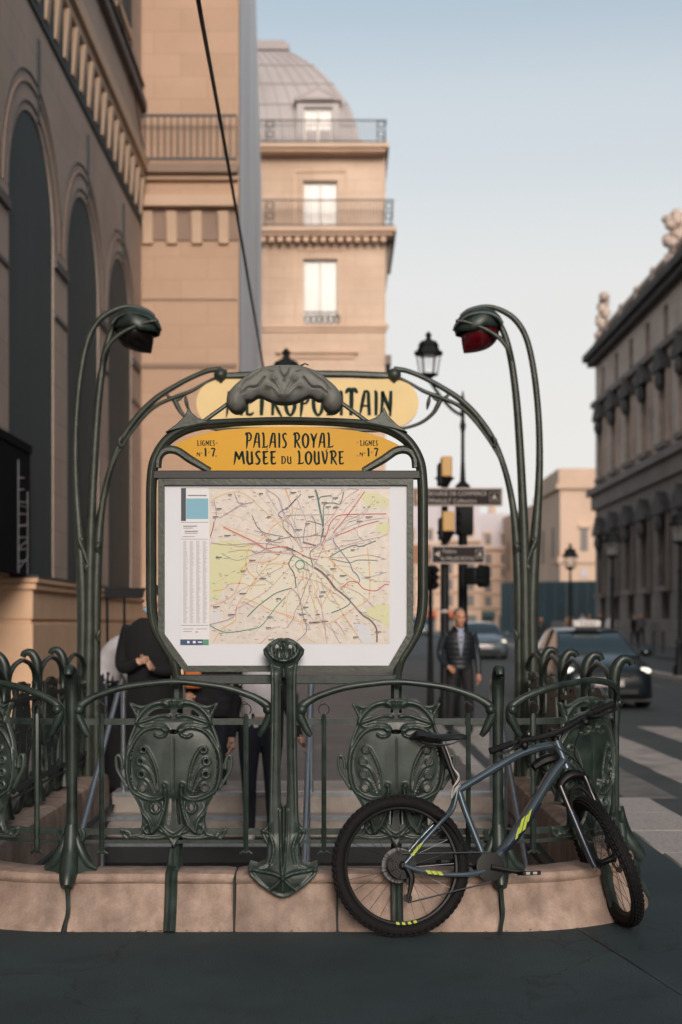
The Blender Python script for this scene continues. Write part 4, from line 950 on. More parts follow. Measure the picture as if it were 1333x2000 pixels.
routes = [
 ('tan',OR2,2.6,[zA([(405,215),(500,160),(640,118),(740,125),(830,180),(960,300),(1120,440),(1230,560),(1330,640)])]),
 ('orange',OR,2.0,[zA([(540,505),(760,610),(910,680),(1000,730),(1150,800)]),zA([(880,690),(810,740),(785,840),(790,920),(820,990),(900,1060)]),zA([(430,1750),(530,1600),(670,1510),(680,1370),(800,1190),(870,1090),(970,970),(1050,900),(1250,900)]),zA([(420,1190),(540,1170),(620,1110),(760,1110),(820,1130),(1000,1120)]),zA([(400,1355),(620,1260),(720,1090),(750,980),(800,950)]),zA([(700,1000),(820,880),(960,880),(1100,840),(1150,790)]),zA([(890,690),(1010,580),(1090,480),(1260,380),(1290,290),(1210,90)]),zA([(760,1270),(900,1320),(1060,1400),(1330,1480)]),
   zB([(480,880),(560,960),(680,1060),(820,1160)]),zB([(500,890),(560,950),(540,1060),(530,1130),(500,1260),(410,1430)]),zB([(410,720),(470,850)]),zB([(500,1270),(560,1360),(660,1540),(770,1700),(870,1860)]),zB([(0,1550),(250,1640),(390,1600),(450,1640),(560,1600),(780,1460),(930,1370),(960,1240),(955,1000),(930,760)])]),
 ('orange_bold',(.60,.36,.16),1.5,[zB([(0,90),(50,240),(70,300),(60,380),(20,420)]),zB([(150,1090),(280,1130),(400,1170),(520,1260)]),zB([(560,1240),(700,1190),(820,1160)])]),
 ('red',RED,1.9,[zA([(540,495),(780,610),(900,670),(1000,730),(1180,710),(1330,760)]),zB([(0,750),(140,820),(270,890)]),zB([(470,600),(500,500),(550,430),(620,390),(800,380),(1150,375)]),zB([(400,740),(470,600)]),zB([(620,1250),(720,1155),(820,1165),(890,1235),(1030,1258),(1130,1190),(1180,1190)]),zB([(560,630),(700,580),(870,510),(1060,458)]),zB([(540,590),(700,400),(900,120)]) ]),
 ('maroon',DR,1.9,[zA([(400,600),(425,520),(440,440)]),zB([(180,850),(290,890),(350,900)])]),
 ('brown_bold',BRN,4.2,[zB([(320,990),(400,1040),(480,1120),(560,1230)])]),
 ('brown',BRN,3.0,[zB([(560,1230),(640,1290),(720,1360),(800,1450),(880,1540),(960,1590),(1020,1660),(1042,1730),(1042,1850)]),zB([(190,700),(340,740)])]),
 ('dark_green_bold',DG,3.6,[zB([(335,95),(365,200),(390,340),(415,460),(425,560),(405,640)])]),
 ('dark_green',DG,1.8,[zB([(380,210),(400,180),(520,165)]),zB([(430,500),(435,280),(540,250),(610,265),(640,210),(660,130)]),zB([(405,640),(385,720),(290,800),(275,860),(310,980)]),zA([(1280,1160),(1120,1210),(1000,1290),(900,1370),(800,1470)]),zB([(500,870),(620,800),(780,735),(850,750),(1030,685)]),zB([(730,1340),(735,1400),(650,1460),(520,1510)])]),
 ('green',GRN,1.6,[zA([(1220,1250),(1100,1380),(960,1560),(860,1600),(600,1640),(480,1610),(390,1560)]),zB([(190,1000),(270,1030)])]),
 ('blue',BLU,1.6,[zA([(1180,400),(1140,370),(1160,330),(1250,280),(1330,190)]),zB([(0,330),(60,260),(170,150)]),zB([(545,650),(550,700),(640,820),(730,940),(760,1020),(810,1070),(845,1140),(825,1165)])]),
 ('slate',(.16,.20,.23),1.4,[zA([(1190,420),(1195,500),(1290,600)]),zA([(850,760),(910,780),(1000,730),(1040,660),(1280,600)]),zA([(850,365),(950,540),(1190,600)]),zA([(1310,790),(1250,900),(1310,1010),(1325,1160)]),zB([(0,570),(80,640),(210,640),(340,620),(400,630)]),zB([(210,720),(200,640),(225,500),(260,460),(420,500)]),zB([(80,740),(75,830),(180,900),(310,990)]),zB([(80,850),(30,950),(90,1060),(120,1220)]),zB([(510,890),(720,935),(830,905),(1050,910)]),zB([(300,400),(335,480),(340,620)]),zB([(160,1390),(200,1560),(235,1720),(120,1840)]),zB([(300,1060),(240,1170),(160,1390)])]),
 ('purple',PUR,1.5,[zA([(440,210),(465,360),(440,450)]),zA([(660,130),(700,230),(740,250),(500,400)]),zA([(740,250),(860,230)]),zB([(60,1230),(130,1300),(160,1390),(100,1500),(80,1580),(0,1690)]),zB([(420,760),(360,900),(300,1000)]),zA([(390,1555),(640,1480),(690,1350)])]),
 ('pink',PNK,1.4,[zB([(180,760),(330,750),(410,690)]),zB([(360,1230),(345,1300),(400,1430),(440,1640),(465,1860)]),zB([(560,1610),(620,1670),(680,1770)]),zA([(940,1760),(1040,1670)]),zA([(760,1300),(880,1370)])]),
 ('grey',(.42,.42,.42),1.1,[zB([(0,390),(300,385),(560,380)]),zB([(150,200),(100,420),(95,620)]),zB([(820,400),(840,480),(815,560),(830,630),(900,700),(800,720)]),zB([(500,1630),(560,1760),(620,1860)]),zB([(870,1110),(960,1100),(1160,1040)]),zB([(640,680),(750,680),(870,650)]),zA([(1000,110),(1130,320)]),zA([(1000,750),(900,940),(960,1040),(1080,1120)])]),
]
for n_, c, w, ps in routes:
    qs = []
    for p in ps: qs += ribbon(cr(p,4), w)
    for nm, rbn in EXTRA:
        if nm == n_: qs += rbn
    sheet_part('map_route', qs, col_mat(n_, c))
ring = [(587+8.6*math.cos(t),1103+8.6*math.sin(t)) for t in np.linspace(0,2*math.pi,28)]
sheet_part('map_ring_mark', ribbon(ring,1.8), col_mat('ring',(.02,.30,.20)))
qs = []; q2 = []; q3 = []
for i in range(46):
    x, y = rg.uniform(414,735), rg.uniform(957,1250); w = rg.uniform(8,14); qs.append(rect(x,y,x+w,y+1.7)); q2.append(rect(x,y+2.6,x+w*.7,y+3.6))
for i in range(420):
    x, y = rg.uniform(412,752), rg.uniform(956,1255); w = rg.uniform(2,7); q2.append(rect(x,y,x+w,y+.8))
for i in range(60):
    x, y = rg.uniform(500,700), rg.uniform(1040,1220); q3.append(rect(x,y,x+rg.uniform(1.5,4),y+rg.uniform(1,2.6)))
sheet_part('map_place_names', qs, col_mat('ink',(.10,.10,.11)), 'stuff'); sheet_part('map_small_names', q2, col_mat('ink_soft',(.33,.31,.30)), 'stuff'); sheet_part('map_landmarks', q3, col_mat('landmark',(.45,.20,.14)), 'stuff')
# index strip
sheet_part('map_index_strip', [rect(355,953,409.5,1258)], col_mat('index',(.66,.67,.70)))
sheet_part('map_title_bar', [rect(355,954,364.5,1018)], col_mat('navy',(.012,.025,.04))); sheet_part('map_inset', [rect(365,974,408,1014)], col_mat('inset',(.16,.38,.50)))
qs = []
for c in range(4):
    y = 1057
    while y < 1218: x = 359+c*12.7; qs.append(rect(x,y,x+rg.uniform(5,9.5),y+.75)); y += 1.55
for i in range(9): qs.append(rect(366+rg.uniform(0,16),976+i*4,368+rg.uniform(0,34),977+i*4)) if False else None
sheet_part('map_index_lines', qs, col_mat('index_ink',(.42,.42,.46)), 'stuff')
qs = [rect(368,967,405,969.4),rect(359,1027,386,1029),rect(359,1031,378,1032.5),rect(362,1037,388,1039),rect(362,1041,387,1042.3),rect(358,1048,382,1049),rect(355,1053,408,1053.8),rect(355,1020,408,1021),rect(355,1221,408,1222),rect(359,1228,380,1229),rect(384,1228,406,1229),rect(359,1233,376,1234),rect(383,1233.5,388,1235.5),rect(355,953,763,953.6)]
sheet_part('map_legend_lines', qs, col_mat('legend_ink',(.20,.20,.22)), 'stuff')
sheet_part('map_logo_bar', [rect(353.5,1249,398,1259)], col_mat('logo_navy',(.012,.05,.15))); sheet_part('map_logo_green', [rect(398.2,1249,409,1259)], col_mat('logo_green',(.06,.25,.16)))
sheet_part('map_logo_marks', [rect(367,1252,371.5,1256.5),rect(378,1252,383.5,1256.5),rect(388,1253,396,1255.5)], col_mat('white',(.7,.7,.72)))

# ---- crown
def crown_raw():
    half = [(0,276),(110,279),(220,300),(330,345),(430,420),(510,490),(560,560),(577,640),(562,705),(520,747),(470,757),(420,737),(388,690),(384,636),(330,632),(285,602),(240,592),(190,615),(120,645),(60,660),(0,664)]
    full = cr(half+[(-a,b) for a,b in half[::-1][1:-1]],2,True)
    G = [(cr([(240,335),(330,410),(400,455),(452,545)],5),30,13),(cr([(195,415),(270,505),(360,515),(420,575)],5),34,13),(cr([(55,300),(38,360),(2,420),(0,455)],5),30,10),(cr([(170,330),(140,350),(115,352)],4),20,9)]
    R = [(cr([(20,580),(60,490),(100,440)],4),34,16),(cr([(40,595),(100,520),(150,500)],4),34,16)]
    def sdf(x,y): return sdpoly(x,y,full)
    def height(x,y):
        ax = np.abs(x); d = np.maximum(-sdpoly(x,y,full),0); h = 20+85*np.sqrt(np.clip(1-(1-np.clip(d/120,0,1))**2,0,1))
        knob = np.clip(1-np.hypot((ax-480)/110,(y-640)/125)**2,0,1); h += 70*np.sqrt(knob)
        for p,a,w in G: h -= .85*a*gauss(dline(ax,y,p),w*.7)
        for p,a,w in R: h += .55*a*gauss(dline(ax,y,p),w)
        for a,b,r in ((105,425,30),(165,500,30)): h += 30*gauss(np.hypot(ax-a,y-b),r)
        h += 50*gauss(np.hypot(ax/1.2,y-600),48)
        return h
    V,F = relief(sdf,height,-590,590,265,770,8,-120)
    u = KM/5.127; return np.stack([V[:,0]*u, V[:,1]*u, CAM_H-(660+V[:,2]/5.127-1220)*KM],1), F
V,F = crown_raw(); cx = pm(556.8,0).x
mp_('carved_crown', build_relief(V,F,lambda p: Vector((cx+p.x, MY-.01-p.y, p.z))), 'iron_pale', sharp=60)
for s_ in (-1,1): mp_('crown_brace', MB().tube([pm(558+s_*104,782,-.01),pm(558+s_*164,826,-.0)], .011, 8), 'iron_olive')
mp_('twig', MB().tube([pm(588,715,.02),pm(597,712,.03),pm(604,715,.03)], .004, 5).tube([pm(595,713,.03),pm(592,717,.03)], .003, 4), 'wire')

# ---- art nouveau lettering: strokes (x, y, width) in a unit cell, y up
GL = {
 'A': (.66,[[(.02,-.02,.05),(.10,.25,.11),(.22,.72,.15),(.30,1.0,.10)],[(.22,.99,.07),(.46,.97,.12),(.50,.6,.14),(.54,.0,.13)],[(.10,.36,.06),(.34,.40,.08),(.52,.36,.06)]]),
 'L': (.56,[[(.02,.96,.05),(.12,1.02,.12),(.18,.7,.14),(.17,.1,.13)],[(.0,.03,.07),(.30,.05,.10),(.52,.10,.07),(.54,.2,.04)]]),
 'P': (.62,[[(.0,.86,.04),(.10,1.02,.11),(.19,.8,.15),(.17,.3,.13),(.12,-.06,.06)],[(.10,1.0,.08),(.38,1.02,.12),(.54,.78,.13),(.42,.52,.10),(.20,.50,.06)]]),
 'R': (.66,[[(.0,.86,.04),(.10,1.02,.11),(.19,.8,.15),(.17,.3,.13),(.15,.0,.11)],[(.10,1.0,.08),(.38,1.02,.12),(.54,.78,.13),(.42,.54,.10),(.20,.52,.06)],[(.28,.5,.08),(.44,.22,.13),(.64,-.06,.07)]]),
 'I': (.26,[[(.03,.98,.06),(.13,.95,.13),(.14,.5,.14),(.13,.0,.12)]]),
 'S': (.48,[[(.44,.90,.05),(.30,1.0,.11),(.10,.84,.13),(.22,.55,.13),(.38,.28,.13),(.24,.02,.12),(.02,.06,.05)]]),
 'O': (.66,[[(.33,1.0,.10),(.10,.74,.15),(.12,.26,.15),(.33,.0,.10),(.54,.26,.15),(.56,.74,.15),(.33,1.0,.10)]]),
 'Y': (.62,[[(.0,1.0,.06),(.14,.86,.14),(.26,.52,.14),(.30,.48,.10)],[(.60,1.04,.05),(.46,.80,.13),(.32,.48,.14),(.28,.0,.12)]]),
 'M': (.86,[[(.0,-.08,.04),(.08,.3,.11),(.16,.95,.13)],[(.12,1.0,.10),(.28,.7,.14),(.42,.36,.10)],[(.42,.36,.09),(.56,.75,.13),(.68,1.02,.10)],[(.68,1.0,.12),(.74,.5,.15),(.82,.0,.12)]]),
 'U': (.62,[[(.02,1.02,.06),(.12,.92,.14),(.12,.3,.15),(.28,.0,.12),(.46,.12,.11)],[(.46,1.0,.12),(.48,.5,.15),(.52,.0,.12)]]),
 'E': (.52,[[(.04,1.0,.09),(.14,.8,.14),(.13,.3,.14),(.16,.02,.10)],[(.08,.97,.09),(.34,.96,.11),(.48,1.02,.05)],[(.12,.52,.07),(.40,.54,.09)],[(.12,.04,.09),(.36,.04,.11),(.50,.14,.05)]]),
 'D': (.62,[[(.06,1.0,.08),(.14,.8,.14),(.13,.2,.14),(.1,.0,.08)],[(.02,.99,.08),(.36,.96,.11),(.54,.62,.14),(.48,.2,.13),(.20,.0,.09),(.04,.02,.06)]]),
 'V': (.64,[[(.0,1.0,.06),(.10,.9,.14),(.22,.3,.14),(.32,.0,.10)],[(.32,.0,.09),(.46,.45,.12),(.50,.9,.11),(.40,1.06,.06),(.56,1.2,.04)]]),
 'T': (.62,[[(.0,.92,.08),(.14,1.06,.17),(.32,1.04,.19),(.50,1.06,.17),(.62,.92,.08)],[(.31,1.0,.16),(.31,.5,.17),(.28,.0,.13)]]),
 'N': (.66,[[(.04,.0,.10),(.10,.5,.13),(.12,1.0,.14)],[(.10,1.0,.10),(.30,.6,.15),(.50,.2,.11)],[(.52,-.04,.09),(.54,.5,.14),(.56,1.02,.12)]]),
 'G': (.62,[[(.54,.90,.05),(.36,1.0,.11),(.10,.72,.15),(.12,.26,.15),(.34,.0,.11),(.52,.16,.11),(.52,.44,.11)],[(.32,.46,.06),(.58,.46,.08)]]),
 '1': (.30,[[(.02,.84,.06),(.14,.98,.13),(.16,.5,.17),(.15,.0,.15)]]),
 '7': (.46,[[(.0,.86,.08),(.10,.97,.14),(.42,.97,.12)],[(.42,.97,.11),(.28,.55,.14),(.18,.0,.14)]]),
 '.': (.20,[[(.06,.08,.13),(.14,.08,.13)]]), '-': (.24,[[(.07,.5,.13),(.15,.5,.13)]]), 'o': (.26,[[(.12,.95,.05),(.04,.8,.06),(.12,.66,.05),(.20,.8,.06),(.12,.95,.05)]]), '_': (.22,[[(.02,.60,.05),(.22,.60,.05)]]),
 "'": (.0,[]), ' ': (.34,[]) }
def letters(txt, x0, x1, yb, h, place, lay):
    """quads for a line of lettering fitted between x0 and x1 (pixel-like sheet units), baseline yb, cap height h"""
    wd = sum(GL[c][0]+.10 for c in txt)-.10; k = (x1-x0)/wd; out = []; x = x0
    for c in txt:
        w, strokes = GL[c]
        for st in strokes:
            p = cr([(x+a*k, yb-b*h, ww*min(k,h)) for a,b,ww in st], 5); out += ribbon(p[:,:2], p[:,2]*1.38)
        x += (w+.10)*k
    b = MB()
    for q in out: b.add([place(a,c,lay) for a,c in q],[(0,1,2,3)])
    return b
def hdr_text(txt, x0, x1, yb, h, m='ink_green'): part('lettering', letters(txt,x0,x1,yb,h,pm,.0125+.0004*random.random()), M[m], hdr, fix=False, kind='stuff')
hdr_text('PALAIS ROYAL', 480, 652, 875, 28); hdr_text('MUSEE', 458, 541, 907, 25); part('accent', letters("1",520,525,880,6,pm,.0128), M['ink_green'], hdr, fix=False)
hdr_text('DU', 550, 571, 906, 14); hdr_text('LOUVRE', 582, 673, 907, 25)
for a, b_ in ((386,421),(704,739)):
    hdr_text('LIGNES', a, b_, 871, 10); hdr_text('No', a-1, a+11, 892, 8); hdr_text('1-7', a+14, a+36, 892, 16)
for x, y in ((424,866),(423,891),(699,865),(699,890)): part('red_dot', MB().add([pm(x+2*math.cos(t),y+2*math.sin(t),.013) for t in np.linspace(0,5.6,9)],[tuple(range(9))]), M['ink_red'], hdr, fix=False)

# ================================================================ PORTICO AT THE HEAD OF THE STEPS
QY = 11.5; KQ = QY/FPX; CQ = 601.5
def pq(x, y, d=0.0): p = P(x, y, QY); return Vector((p.x, QY-d, p.z))
def swept(pts, n=6, seg=9, d=0, up=None):
    sp = cr(pts, n); return MB().tube([pq(a,b,d) for a,b,c in sp], [c*KQ for a,b,c in sp], seg)
def add_sw(mb, pts, mx, n=6, seg=9, d=0):
    sp = cr([(mx(a),b,c) for a,b,c in pts], n); return mb.tube([pq(a,b,d) for a,b,c in sp], [max(c,.3)*KQ for a,b,c in sp], seg)
for side in ('street','wall'):
    mx = (lambda a: a) if side == 'street' else (lambda a: 2*CQ-a)
    t = thing('entrance_lamp', 'tall plant-like iron lamp stalk with dark red bud glass' if side == 'street' else 'tall plant-like iron lamp stalk with backlit dark bud in front of the arches', 'lamp', (pq(mx(1030),0).x, QY, .0), group='plant-like lamp stalks of the metro entrance')
    def lpart(n, mb, m='iron_olive', **k): return part(n, mb, M[m], t, world=True, sharp=55, **k)
    b = MB(); add_sw(b,[(1046,1520,11),(1044,1400,11),(1040,1250,12),(1041,1150,12),(1046,1060,11),(1053,960,8),(1055,880,7),(1052,800,6.5),(1043,720,6.3),(1029,660,6),(1008,625,6),(980,606,5.5),(950,598,4),(918,604,3),(900,616,2)],mx); lpart('outer_stalk', b)
    b = MB(); add_sw(b,[(1030,1520,12),(1030,1400,12),(1027,1250,12),(1026,1150,11),(1024,1050,10),(1020,950,8.5),(1015,860,8),(1009,780,7.5),(1000,710,7),(988,660,6.5),(974,632,6),(955,622,4)],mx,d=.02); lpart('middle_stalk', b)
    b = MB(); add_sw(b,[(1014,1520,10),(1015,1300,9),(1014,1150,10),(1010,1060,9),(1003,990,7),(988,920,6),(965,860,6),(935,815,6),(902,782,6),(870,760,5.5),(830,738,5),(795,724,5),(770,721,6)],mx,d=.0); lpart('arching_arm', b)
    b = MB(); add_sw(b,[(1004,985,3),(985,915,3),(962,870,3),(930,825,3.5),(900,795,4),(865,778,4),(830,765,4),(800,748,3),(778,738,4)],mx,d=.015); lpart('lower_arm', b)
    b = MB(); add_sw(b,[(864,774,5),(856,792,5),(846,808,4),(826,824,3.5),(800,834,3.2),(770,839,3),(740,840,3)],mx); lpart('sign_tendril', b)
    b = MB(); add_sw(b,[(878,770,3),(866,780,4),(852,780,3),(842,772,2),(838,786,4),(835,800,1.5)],mx); lpart('curl', b)
    b = MB(); b.ball(pq(mx(771),733,.02),.055,10,8); add_sw(b,[(764,722,6),(768,740,7),(772,750,5)],mx); lpart('sign_clamp', b)
    for (x,y,r) in ((1008,1068,8),(1030,1108,7),(1043,1062,5),(1008,1240,6),(966,862,5)):
        b = MB(); add_sw(b,[(x-4,y-10,2),(x,y-3,r*.8),(x+2,y+4,r*.8),(x-2,y+12,3)],mx,4,8,.04); lpart('stalk_node', b)
    b = MB(); add_sw(b,[(1026,1108,3),(1034,1085,4),(1044,1060,4),(1048,1050,2)],mx,4,8,.05); lpart('bract', b)
    # lamp head
    b = MB()
    c = np.array([938,634]); n1, n2 = 9, 14; vs_ = []; fs_ = []
    for i in range(n1+1):                        # hood: a leaf-like shell, open below
        ph = math.pi*.60*i/n1
        for k in range(n2):
            a = 2*math.pi*k/n2; rx = 50*(1+.06*math.cos(3*a)); x = c[0]-3+rx*math.sin(ph)*math.cos(a)*(1 if math.cos(a)<0 else .92); z = c[1]+3-36*math.cos(ph)+ (5*math.sin(ph) if math.cos(a)<0 else -4*math.sin(ph)); y = 44*math.sin(ph)*math.sin(a)
            p = pq(mx(x), z); vs_.append((p.x, QY+y*KQ, p.z))
    for i in range(n1):
        for k in range(n2): l = (k+1)%n2; fs_.append((i*n2+k,i*n2+l,(i+1)*n2+l,(i+1)*n2+k))
    b.add(vs_,fs_); hood = lpart('hood', b, 'iron'); sol = hood.modifiers.new('thickness','SOLIDIFY'); sol.thickness = .012
    for dd in (.9,.55,.15):
        rb = MB(); add_sw(rb,[(978,640,4),(968,622+dd*6,4),(945,612+dd*8,3.5),(915,616+dd*8,3.2),(893,632+dd*6,2.6),(886,648,2)],mx,5,7,.15*dd+.02)
        part('rib', rb, M['iron'], hood)
    bud = []
    axis0, axis1 = np.array([958.,622.]), np.array([907.,690.]); ax_ = axis1-axis0; Ln = np.linalg.norm(ax_); ax_ /= Ln; pr_ = np.array([-ax_[1],ax_[0]])
    vs_, fs_ = [], []; pf = [(0,.1),(.06,24),(.2,34),(.4,36),(.6,31),(.78,20),(.92,8),(1,.3)]; sg = 16
    pf = cr(pf,3)
    for (tt,r) in pf:
        for k in range(sg):
            a = 2*math.pi*k/sg; q = axis0+ax_*Ln*tt+pr_*max(r,.2)*math.cos(a); p = pq(mx(q[0]),q[1]); vs_.append((p.x,QY+max(r,.2)*math.sin(a)*KQ,p.z))
    for i in range(len(pf)-1):
        for k in range(sg): l = (k+1)%sg; fs_.append((i*sg+k,i*sg+l,(i+1)*sg+l,(i+1)*sg+k))
    lpart('bud_glass', MB().add(vs_,fs_), 'red_glass' if side == 'street' else 'backlit_glass')
    b = MB(); add_sw(b,[(996,712,2),(990,692,4),(976,672,4.2),(955,656,4),(930,644,3.6),(905,636,3.2),(888,634,2.5)],mx,6,8,.16); lpart('lower_prong', b)
    b = MB(); add_sw(b,[(984,668,3),(972,658,3),(962,655,2)],mx,4,7,.05); lpart('prong_stub', b)

es = thing('entrance_sign', 'rounded pale yellow enamel METROPOLITAIN sign hung between the lamp stalks', 'sign', (pq(CQ,0).x, QY, 3.2))
def ep(n, mb, m, parent=None, **k): return part(n, mb, M[m], parent or es, world=True, **k)
cap_ = [(CQ+170+47*math.cos(a),788-47*math.sin(a)) for a in np.linspace(-math.pi/2,math.pi/2,16)]+[(CQ-170+47*math.cos(a),788-47*math.sin(a)) for a in np.linspace(math.pi/2,3*math.pi/2,16)]
face = ep('enamel_face', MB().prism([(pq(a,b).x,pq(a,b).z) for a,b in cap_],QY-.02,QY+.02), 'enamel_pale')
ep('top_rail', MB().tube([pq(430,735),pq(520,731),pq(601,730),pq(690,731),pq(775,735)], [(.03,.03)]*5, 8), 'iron_olive')
ep('bottom_rail', MB().tube([pq(420,838),pq(520,841),pq(601,842),pq(690,841),pq(785,838)], [(.02,.022)]*5, 8), 'iron_olive')
part('lettering', letters('METROPOLITAIN',443,768,812,47,pq,.0225), M['ink_green'], face, fix=False, kind='stuff')
# ================================================================ MOUNTAIN BIKE LEANING ON THE CORNER
M['bike_blue'] = mat('steel_blue_paint', (.098,.135,.165), .30, metal=.6, var=.08, scale=6, coat=.3)
M['bike_navy'] = mat('navy_paint', (.012,.018,.034), .35, coat=.2)
M['tyre'] = mat('tyre_rubber', (.0065,.0065,.007), .8, var=.3, scale=40, spec=.25)
M['bike_black'] = mat('black_anodised', (.005,.0055,.006), .5, spec=.3)
M['bike_steel'] = mat('dark_chain_steel', (.09,.09,.095), .35, metal=.9)
M['neon'] = mat('neon_yellow_decal', (.36,.46,.03), .4)
M['neon_g'] = mat('neon_green_decal', (.16,.62,.05), .4)
M['saddle'] = mat('saddle_vinyl', (.012,.014,.016), .42)
M['cord'] = mat('pale_cable', (.35,.34,.33), .5)
yaw = math.atan2(.23, 1.105); ph = rad(10)
BO = Vector((.302, 6.81, 0.0)); e1 = Vector((math.cos(yaw), math.sin(yaw), 0)); nn = Vector((-math.sin(yaw), math.cos(yaw), 0))
uu = nn*math.sin(ph)+Vector((0,0,math.cos(ph))); e2 = e1.cross(uu)        # e2 towards the drive side
if e2.y > 0: e2 = -e2
def Bk(a, b, c=0.0): return BO+e1*a+uu*b+e2*c
RW = .338; TR = .030
HA = rad(71); hd2 = Vector((-math.cos(HA), math.sin(HA))); pd2 = Vector((math.sin(HA), math.cos(HA)))
fq = Vector((1.078,.345))-pd2*.045
AXP = Bk(fq.x, fq.y); AXD = (Bk(fq.x+hd2.x, fq.y+hd2.y)-AXP).normalized()
STEER = Matrix.Rotation(rad(-94), 4, AXD) if True else None
def Sk(a, b, c=0.0):
    p = Bk(a,b,c)-AXP; return AXP+STEER @ p
# check the steer sense: the axle must swing towards the camera
if Sk(1.4,.345).y > Bk(1.4,.345).y: STEER = Matrix.Rotation(rad(94), 4, AXD)
bike = thing('bicycle', 'steel blue mountain bike with neon decals leaning on the balustrade corner', 'bicycle', (.85, 6.9, 0))
def bpart(n, mb, m, parent=None, **k): return part(n, mb, M[m], parent or bike, world=True, **k)
def tb(fn, pts, seg=10, n=5):
    """tube through (a, b, c, ra[, rb]) control points"""
    sp = cr([p if len(p) > 4 else (*p, p[3]) for p in pts], n)
    return MB().tube([fn(*p[:3]) for p in sp], [(max(p[3],.0005), max(p[4],.0005)) for p in sp], seg)
def wheel(fn, a0, b0, front):
    rim_r = .286
    circ = lambda r, c=0, n=48: [fn(a0+r*math.cos(t), b0+r*math.sin(t), c) for t in np.linspace(0,2*math.pi,n,endpoint=False)]
    w = bpart('wheel', MB().tube(circ(RW-TR,0,64), TR, 14, closed=True), 'tyre', sharp=60, label='front wheel turned across the frame' if front else 'rear wheel with cassette')
    kn = MB()
    for k in range(66):
        t = 2*math.pi*k/66
        for c, dt in ((-.018,0),(-.006,.03),(.006,.0),(.018,.03),(-.027,.02),(.027,.02)):
            r0 = RW-TR+math.sqrt(max(TR*TR-c*c,0))-.002; r1 = r0+.0055; tt = t+dt; d = .0095/RW
            q = [fn(a0+r*math.cos(x), b0+r*math.sin(x), y) for r in (r0,r1) for (x,y) in ((tt-d,c-.0045),(tt+d,c-.0045),(tt+d,c+.0045),(tt-d,c+.0045))]
            kn.add(q,[(0,1,2,3),(4,5,6,7),(0,1,5,4),(1,2,6,5),(2,3,7,6),(3,0,4,7)])
    part('tread_knobs', kn, M['tyre'], w, kind='stuff')
    part('rim', MB().tube(circ(rim_r-.008,0,56), [(.012,.014)]*56, 8, closed=True), M['bike_black'], w)
    part('hub', MB().tube([fn(a0,b0,c) for c in (-.055,-.045,-.03,.03,.045,.055)], [.012,.024,.016,.016,.024,.012], 12), M['bike_black'], w)
    for k in range(28):
        t = 2*math.pi*k/28; sd_ = 1 if k % 2 else -1; off = (.55 if (k//2)%2 else -.55)
        part('spoke', MB().tube([fn(a0+.022*math.cos(t+off), b0+.022*math.sin(t+off), sd_*.036), fn(a0+(rim_r-.014)*math.cos(t), b0+(rim_r-.014)*math.sin(t), sd_*.004)], .0013, 5), M['bike_steel'], w)
    dc = (.085 if not front else .08)
    dsk = [fn(a0+r*math.cos(t), b0+r*math.sin(t), -.046) for r in (dc*.62,dc) for t in np.linspace(0,2*math.pi,28,endpoint=False)]
    part('brake_disc', MB().add(dsk,[(i,(i+1)%28,28+(i+1)%28,28+i) for i in range(28)]), M['bike_steel'], w)
    for (t0,t1,c,m) in (((-1.72,-1.30,.0135,'neon')) ,) if not front else (((-.75,-.3,.0135,'neon_g')),((-.75,-.3,-.0135,'neon_g')),((.5,.8,.0135,'neon'))):
        for s in np.linspace(t0,t1,5)[:-1]:
            st = (t1-t0)/5; q = [fn(a0+r*math.cos(x), b0+r*math.sin(x), c) for r,x in ((rim_r-.018,s),(rim_r-.018,s+st*.7),(rim_r+.004,s+st*.95),(rim_r+.004,s+st*.3))]
            part('rim_decal', MB().add(q,[(0,1,2,3)]), M[m], w, fix=False)
    part('valve', MB().tube([fn(a0+(rim_r-.016)*math.cos(.9),b0+(rim_r-.016)*math.sin(.9),0),fn(a0+(rim_r-.05)*math.cos(.9),b0+(rim_r-.05)*math.sin(.9),0)], .003, 6), M['bike_black'], w)
    return w
rw = wheel(Bk, 0, .345-.004, False); fw = wheel(Sk, 1.078, .345-.004, True)
part('cassette', MB().tube([Bk(0,.345,c) for c in (.018,.022,.0221,.028,.0281,.034,.0341,.040,.0401,.046)], [.070,.070,.060,.060,.049,.049,.038,.038,.027,.027], 26), M['bike_black'], rw, sharp=30)
# frame
BBa, BBb = .435, .318; STa, STb = .300, .715                     # bottom bracket, seat cluster
def along(t): return (fq.x+hd2.x*t, fq.y+hd2.y*t)
h0, h1 = along(.490), along(.635)
bpart('head_tube', tb(Bk,[(*h0,0,.026),(*along(.56),0,.024),(*h1,0,.026)]), 'bike_blue')
t_h = along(.618); bpart('top_tube', tb(Bk,[(STa+.005,STb-.02,0,.018,.021),(.45,.774,0,.020,.023),(.60,.853,0,.021,.024),(.70,.889,0,.022,.024),(*t_h,0,.018,.022)]), 'bike_blue')
d_h = along(.53); bpart('down_tube', tb(Bk,[(*d_h,0,.024,.030),(.80,.765,0,.028,.037),(.745,.69,0,.025,.033),(.64,.545,0,.025,.032),(.54,.42,0,.025,.033),(BBa+.02,BBb+.02,0,.022,.028)]), 'bike_blue')
bpart('down_tube_panel', tb(Bk,[(.715,.625,0,.020,.033),(.66,.555,0,.023,.0352),(.58,.455,0,.023,.0354),(.51,.385,0,.021,.0345)]), 'bike_navy')
bpart('seat_tube', tb(Bk,[(BBa,BBb,0,.019),(.385,.46,0,.017),(.335,.60,0,.017),(STa,STb+.01,0,.018)]), 'bike_blue')
bpart('bottom_bracket', MB().tube([Bk(BBa,BBb,c) for c in (-.045,-.04,.04,.045)], [.022,.03,.03,.022], 14), 'bike_black')
